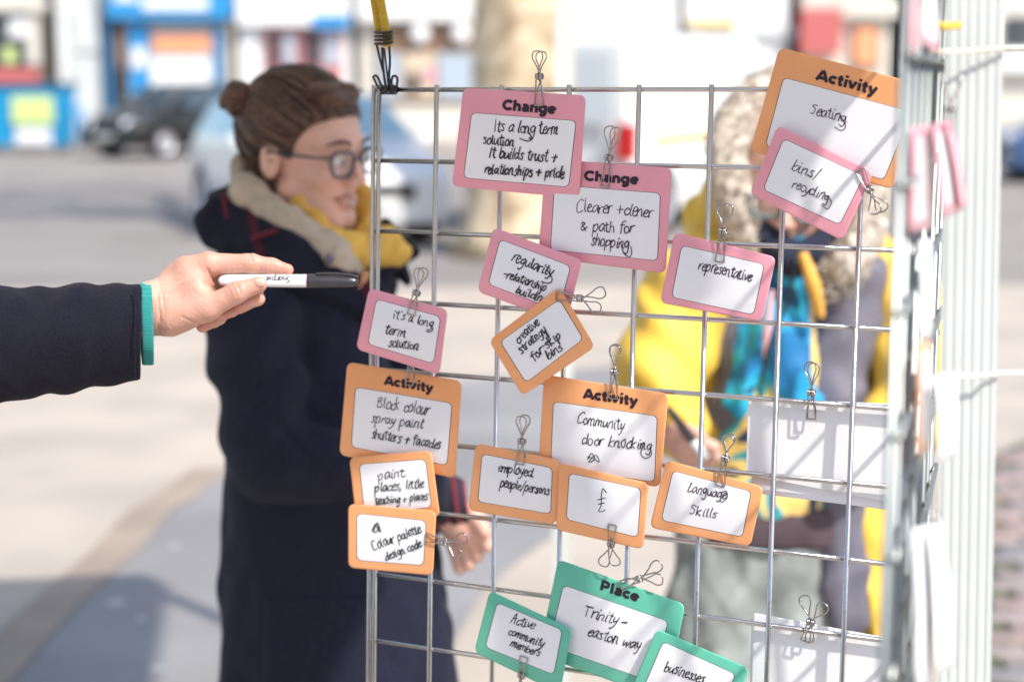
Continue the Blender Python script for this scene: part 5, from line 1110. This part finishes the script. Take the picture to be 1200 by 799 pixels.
# ------------------------------------------------------------------ cars
M_tyre = mat('tyre_rubber', (.02, .02, .02), .8); M_rim = mat('alloy_rim', (.6, .6, .62), .3, .8); M_lampw = mat('headlamp_glass', (.8, .82, .85), .08, coat=1); M_carg = mat('car_glass', (.05, .07, .085), .05, spec=.9); M_plate = mat('number_plate', (.75, .75, .72), .5); M_rl = mat('tail_lamp', (.6, .02, .02), .2)
def car(label, c, rz, paint, L=4.2, W=1.78, H=1.46, glass=M_carg, van=False, cat='car', name='parked_car'):
    root = empty(name, (c[0], c[1], 0), label, cat, 'vehicles parked across the street'); cs, sn = math.cos(rz), math.sin(rz)
    def T(V): V = np.asarray(V, float); return np.stack([c[0] + V[:, 0] * cs - V[:, 1] * sn, c[1] + V[:, 0] * sn + V[:, 1] * cs, V[:, 2]], 1)
    h = L / 2
    if van: top = [(-h, .35, .9), (-h, H - .1, .8), (-h + .15, H, .74), (h - 1.5, H, .74), (h - .95, H - .25, .76), (h - .45, 1.15, .86), (h - .02, .95, .9), (h, .35, .9)]
    else: top = [(-h, .32, .84), (-h + .02, .78, .90), (-h + .25, .98, .92), (-h + .75, H - .12, .74), (-h + 1.3, H - .01, .68), (h - 2.05, H, .67), (h - 1.55, H - .12, .70), (h - .98, .99, .90), (h - .3, .84, .90), (h - .03, .66, .86), (h, .32, .82)]
    def body(P):
        X = P[0]; xs = [p[0] for p in top]; zt = np.interp(X, xs, [p[1] for p in top]); 
        wz = np.interp(P[2], [.2, .55, .95, H], [.93, 1.0, .96, .76 if not van else .93]) * W / 2
        wx = 1 - .10 * (np.abs(X) / h) ** 6
        d = smax(np.abs(P[1]) - wz * wx, P[2] - zt, .09); d = smax(d, .22 - P[2], .05); d = smax(d, np.abs(X) - h, .12)
        for wxp in (-h + .78, h - .82): d = smax(d, -(np.sqrt((X - wxp) ** 2 + (P[2] - .33) ** 2) - .37 + 100 * (np.abs(P[1]) < W / 2 - .26)), .01)
        return d
    V, F = snet(body, (-h - .1, -W / 2 - .1, .1), (h + .1, W / 2 + .1, H + .1), .05); mk('body', T(V), F, paint, root)
    def quadp(name, Q, m, par=root, t=.012):
        Q = np.array(Q, float); n = np.cross(Q[1] - Q[0], Q[2] - Q[0]); n /= np.linalg.norm(n); V = np.concatenate([Q + n * t, Q - n * t]); k = len(Q)
        return mk(name, T(V), [list(range(k)), [i + k for i in range(k)][::-1]] + [[i, (i + 1) % k, (i + 1) % k + k, i + k] for i in range(k)], m, par, smooth=False)
    wt = W / 2
    if not van:
        for s in (1, -1):
            quadp('side_window', [(-h + .55, s * (wt * .945), 1.0), (-h + 1.0, s * (wt * .80), H - .10), (-h + 1.95, s * (wt * .775), H - .07), (-h + 1.95, s * (wt * .95), 1.0)], glass)
            quadp('side_window', [(-h + 2.02, s * (wt * .95), 1.0), (-h + 2.02, s * (wt * .775), H - .07), (h - 1.75, s * (wt * .79), H - .11), (h - 1.12, s * (wt * .945), 1.0)], glass)
            quadp('headlight', [(h - .02, s * wt * .55, .62), (h - .32, s * wt * .90, .68), (h - .45, s * wt * .93, .80), (h - .10, s * wt * .55, .76)], M_lampw, t=.03)
            V, F = obox((h - 1.25, s * (wt + .08), 1.0), (.08, .09, .06), 0, .03); mk('wing_mirror', T(V), F, paint, root)
            quadp('tail_light', [(-h - .015, s * wt * .60, .72), (-h + .0, s * wt * .86, .72), (-h + .06, s * wt * .86, .90), (-h + .03, s * wt * .60, .90)], M_rl, t=.03)
        quadp('windscreen', [(h - 1.03, -wt * .84, 1.02), (h - 1.03, wt * .84, 1.02), (h - 1.6, wt * .68, H - .07), (h - 1.6, -wt * .68, H - .07)], glass, t=.03)
        quadp('rear_window', [(-h + .20, -wt * .80, 1.02), (-h + .20, wt * .80, 1.02), (-h + .72, wt * .66, H - .10), (-h + .72, -wt * .66, H - .10)], glass, t=.03)
        quadp('grille', [(h + .01, -.42, .48), (h + .01, .42, .48), (h - .02, .42, .62), (h - .02, -.42, .62)], M_tyre, t=.02)
    else:
        for s in (1, -1):
            quadp('side_window', [(h - 1.75, s * wt * .985, 1.1), (h - 1.75, s * wt * .955, H - .28), (h - 1.2, s * wt * .955, H - .28), (h - .62, s * wt * .985, 1.1)], glass)
            quadp('tail_light', [(-h - .03, s * wt * .80, .80), (-h - .03, s * wt * .99, .80), (-h - .03, s * wt * .99, 1.16), (-h - .03, s * wt * .80, 1.16)], M_rl, t=.05)
            quadp('rear_window', [(-h - .02, s * .07, 1.15), (-h - .02, s * .74, 1.15), (-h - .02, s * .70, H - .2), (-h - .02, s * .07, H - .2)], glass)
            quadp('reflective_stripe', [(-h + .5, s * (wt * 1.0 + .01), .96), (-h + 2.4, s * (wt + .01), .96), (-h + 2.4, s * (wt + .01), 1.04), (-h + .5, s * (wt + .01), 1.04)], bpy.data.materials['pale_yellow_sign'])
        quadp('windscreen', [(h - .50, -wt * .80, 1.17), (h - .50, wt * .80, 1.17), (h - .97, wt * .72, H - .25), (h - .97, -wt * .72, H - .25)], glass, t=.03)
        quadp('bumper', [(-h - .04, -wt * .95, .34), (-h - .04, wt * .95, .34), (-h - .04, wt * .95, .56), (-h - .04, -wt * .95, .56)], M_tyre, t=.05)
    for e, nm in ((h + .015, 1), (-h - .02, -1)): quadp('number_plate', [(e, -.26, .40 if nm > 0 else .62), (e, .26, .40 if nm > 0 else .62), (e, .26, .50 if nm > 0 else .73), (e, -.26, .50 if nm > 0 else .73)], M_plate, t=.015)
    for wxp in (-h + .78, h - .82):
        for s in (1, -1):
            n = 28; V = []
            for yy, r in ((0, .22), (0, .315), (.03, .33), (.18, .33), (.21, .315), (.21, .22)):
                V += [(wxp + r * math.cos(2 * math.pi * k / n), s * (wt - .235 + yy), .33 + r * math.sin(2 * math.pi * k / n)) for k in range(n)]
            F = [[a * n + k, a * n + (k + 1) % n, ((a + 1) % 6) * n + (k + 1) % n, ((a + 1) % 6) * n + k] for a in range(6) for k in range(n)]
            wh = mk('wheel', T(V), F, M_tyre, root)
            V = [(wxp, s * (wt - .05), .33)]; F = []
            for yy, r in ((-.045, .05), (-.06, .12), (-.045, .21), (-.03, .222)): V += [(wxp + r * math.cos(2 * math.pi * k / n), s * (wt + yy), .33 + r * math.sin(2 * math.pi * k / n)) for k in range(n)]
            F = [[0, 1 + k, 1 + (k + 1) % n] for k in range(n)] + [[1 + a * n + k, 1 + a * n + (k + 1) % n, 1 + (a + 1) * n + (k + 1) % n, 1 + (a + 1) * n + k] for a in range(3) for k in range(n)]
            mk('rim', T(V), F, M_rim, wh)
    return root
P_black = mat('black_car_paint', (.010, .010, .012), .3, coat=.3); P_white = mat('white_car_paint', (.80, .81, .82), .25, coat=.8); P_blue = mat('blue_car_paint', (.04, .10, .22), .2, coat=1)
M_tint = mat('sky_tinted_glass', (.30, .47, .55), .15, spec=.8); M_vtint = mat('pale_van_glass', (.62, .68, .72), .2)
car('black parked car facing left in front of the blue shop', (-6.75, 35.8), R(180 + 53), P_black, L=4.4, H=1.48)
car('white car with blue tinted windscreen behind the person in the navy coat', (-2.12, 17.9), math.atan2(-3.8, 1.6), P_white, glass=M_tint, H=1.46)
car('white van parked behind the mesh, its red tail light showing', (1.55, 19.6), R(62), P_white, L=5.0, W=1.95, H=2.05, glass=M_vtint, van=True, cat='van', name='parked_van')
car('blue car parked at the far right edge of the picture', (9.55, 27.0), R(186), P_blue)

# ------------------------------------------------------------------ blue wheeled refuse bin at the left
M_bin = mat('blue_bin_plastic', (.006, .27, .52), .5, var=.05, vscale=4); M_bin2 = mat('dark_bin_lid', (.02, .07, .12), .5)
DB = 36.6; a = at(-30, 100, DB); b = at(78, 172, DB); root = empty('refuse_bin', ((a[0] + b[0]) / 2, DB + .5, 0), 'blue wheeled refuse bin with a lime green label at the far left', 'refuse bin')
def tap(x0, x1, y0, y1, z0, z1, tp):
    V = [(x0 + tp, y0 + tp, z0), (x1 - tp, y0 + tp, z0), (x1 - tp, y1 - tp, z0), (x0 + tp, y1 - tp, z0), (x0, y0, z1), (x1, y0, z1), (x1, y1, z1), (x0, y1, z1)]; return V, [[3, 2, 1, 0], [4, 5, 6, 7], [0, 1, 5, 4], [1, 2, 6, 5], [2, 3, 7, 6], [3, 0, 4, 7]]
V, F = tap(a[0], b[0], DB, DB + 1.0, .16, a[2] - .06, .06); mk('bin_body', V, F, M_bin, root, smooth=False)
V, F = box((a[0] - .04, DB - .05, a[2] - .058), (b[0] + .04, DB + 1.06, a[2] + .05), .03); mk('lid', V, F, M_bin2, root)
for x0, x1 in ((a[0] + .1, a[0] + .14), (b[0] - .14, b[0] - .1)): V, F = box((x0, DB - .02, .35), (x1, DB + .06, a[2] - .1)); mk('rib', V, F, M_bin, root, smooth=False)
V, F = bpx(13, 113, 63, 146, DB - .05, .03); mk('label', V, F, m_lime, root, smooth=False); V, F = bpx(18, 151, 60, 169, DB - .03, .03); mk('label', V, F, m_pwhite, root, smooth=False)
for x in (a[0] + .2, b[0] - .2):
    for y in (DB + .15, DB + .85): V, F = tube(np.array([(x - .03, y, .09), (x, y, .09), (x + .03, y, .09)]), .09, 16); mk('wheel', V, F, M_tyre, root)
pp = at(95, 170, 37.2); V, F = tube(np.array([(pp[0], 37.2, .1), (pp[0], 37.2, .6), (pp[0], 37.2, 1.0)]), .06, 12); o = mk('bollard', V, F, m_blue, org=(pp[0], 37.2, .12)); tag(o, 'small blue bollard just right of the refuse bin', 'bollard')

# ------------------------------------------------------------------ gazebo canopy over the display, standing on four ribbed legs
M_can = mat('white_canopy_fabric', (.78, .78, .76), .7)
_t = M_can.node_tree; _tr = _t.nodes.new('ShaderNodeBsdfTranslucent'); _tr.inputs[0].default_value = (.80, .79, .76, 1); _mx = _t.nodes.new('ShaderNodeMixShader'); _mx.inputs[0].default_value = .45
_t.links.new(_t.nodes['Principled BSDF'].outputs[0], _mx.inputs[1]); _t.links.new(_tr.outputs[0], _mx.inputs[2]); _t.links.new(_mx.outputs[0], _t.nodes['Material Output'].inputs[0])
def grow_(p, q, o=.13): return p
FR = np.array([P_lo[0], P_lo[1]]); BR_ = np.array([.115, 3.85]); bk = BR_ - FR; L_ = np.linalg.norm(bk); bk /= L_; lf_ = np.array([-bk[1], bk[0]])
cor = [FR - bk * .10 - lf_ * .15, BR_ + bk * .05 - lf_ * .04, BR_ + bk * .10 + lf_ * 3.1, FR + bk * .35 + lf_ * 3.1]  # unseen canopy shading the upper cards, front corner set back for sun on the hand
ze = 2.10; ridge = sum(cor) / 4
V = [(*c, ze) for c in cor] + [(ridge[0], ridge[1], 2.95)] + [(*c, ze - .004) for c in cor] + [(ridge[0], ridge[1], 2.93)]
can = mk('canopy', V, [[0, 1, 4], [1, 2, 4], [2, 3, 4], [3, 0, 4], [6, 5, 9], [7, 6, 9], [8, 7, 9], [5, 8, 9], [0, 5, 6, 1], [1, 6, 7, 2], [2, 7, 8, 3], [3, 8, 5, 0]], M_can, gazebo, smooth=False)
for i in range(4):
    a, b = cor[i], cor[(i + 1) % 4]; d = (b - a) / np.linalg.norm(b - a); nn_ = np.array([d[1], -d[0]]) * .003; n = 24
    V = []
    for k in range(n + 1):
        p = a + (b - a) * k / n; dz = .17 + .03 * math.sin(k * math.pi); 
        V += [(*(p + nn_ * 2), ze + .01), (*(p + nn_ * (2 + 2 * math.sin(k * 1.3))), ze - .10), (*(p + nn_ * 3), ze - .14)]
    F = [[3 * k + j, 3 * k + j + 1, 3 * k + j + 4, 3 * k + j + 3] for k in range(n) for j in range(2)]; mk('valance', V, F, M_can, can)
for k, q in enumerate((BR_, FR + lf_ * 2.95 + bk * .45, BR_ + lf_ * 2.95)):
    me = leg.data; V = []
    for z in (2.12, 0):
        for pr in prof: V.append((q[0] + pr[0], q[1] + pr[1], z))
    n = len(prof); F = [[i, (i + 1) % n, (i + 1) % n + n, i + n] for i in range(n)]
    mk('leg', V, F, M_alu, gazebo, smooth=False)
# ------------------------------------------------------------------ the side of the street behind the viewer (seen in the chrome)
for k, (x0, x1, m, lab) in enumerate(((-30, -17, m_brickw, 'brick building behind the viewer, leftmost one'), (-16.8, -6, m_cream, 'cream building behind the viewer, left'), (-5.8, 5, m_beige, 'beige stone building directly behind the viewer'), (5.2, 16, m_brickw, 'brick building behind the viewer, right'), (16.2, 30, m_cream, 'cream building behind the viewer, far right'))):
    root = empty('shop_building', ((x0 + x1) / 2, -17, 0), lab, 'building'); V, F = box((x0, -25, 0), (x1, -17, 7.5)); mk('wall', V, F, m, root, smooth=False)
    V, F = box((x0 - .05, -25.2, 7.5), (x1 + .05, -16.8, 7.8)); mk('roof', V, F, m_slate, root, smooth=False)
    for st in (.8, 4.2):
        for i in range(4):
            cx = x0 + (x1 - x0) * (i + .5) / 4; V, F = box((cx - .6, -17.1, st), (cx + .6, -16.94, st + 1.9)); f = mk('window', V, F, m_pwhite, root, smooth=False); V, F = box((cx - .5, -16.94, st + .1), (cx + .5, -16.92, st + 1.8)); mk('pane', V, F, m_glass, f, smooth=False)
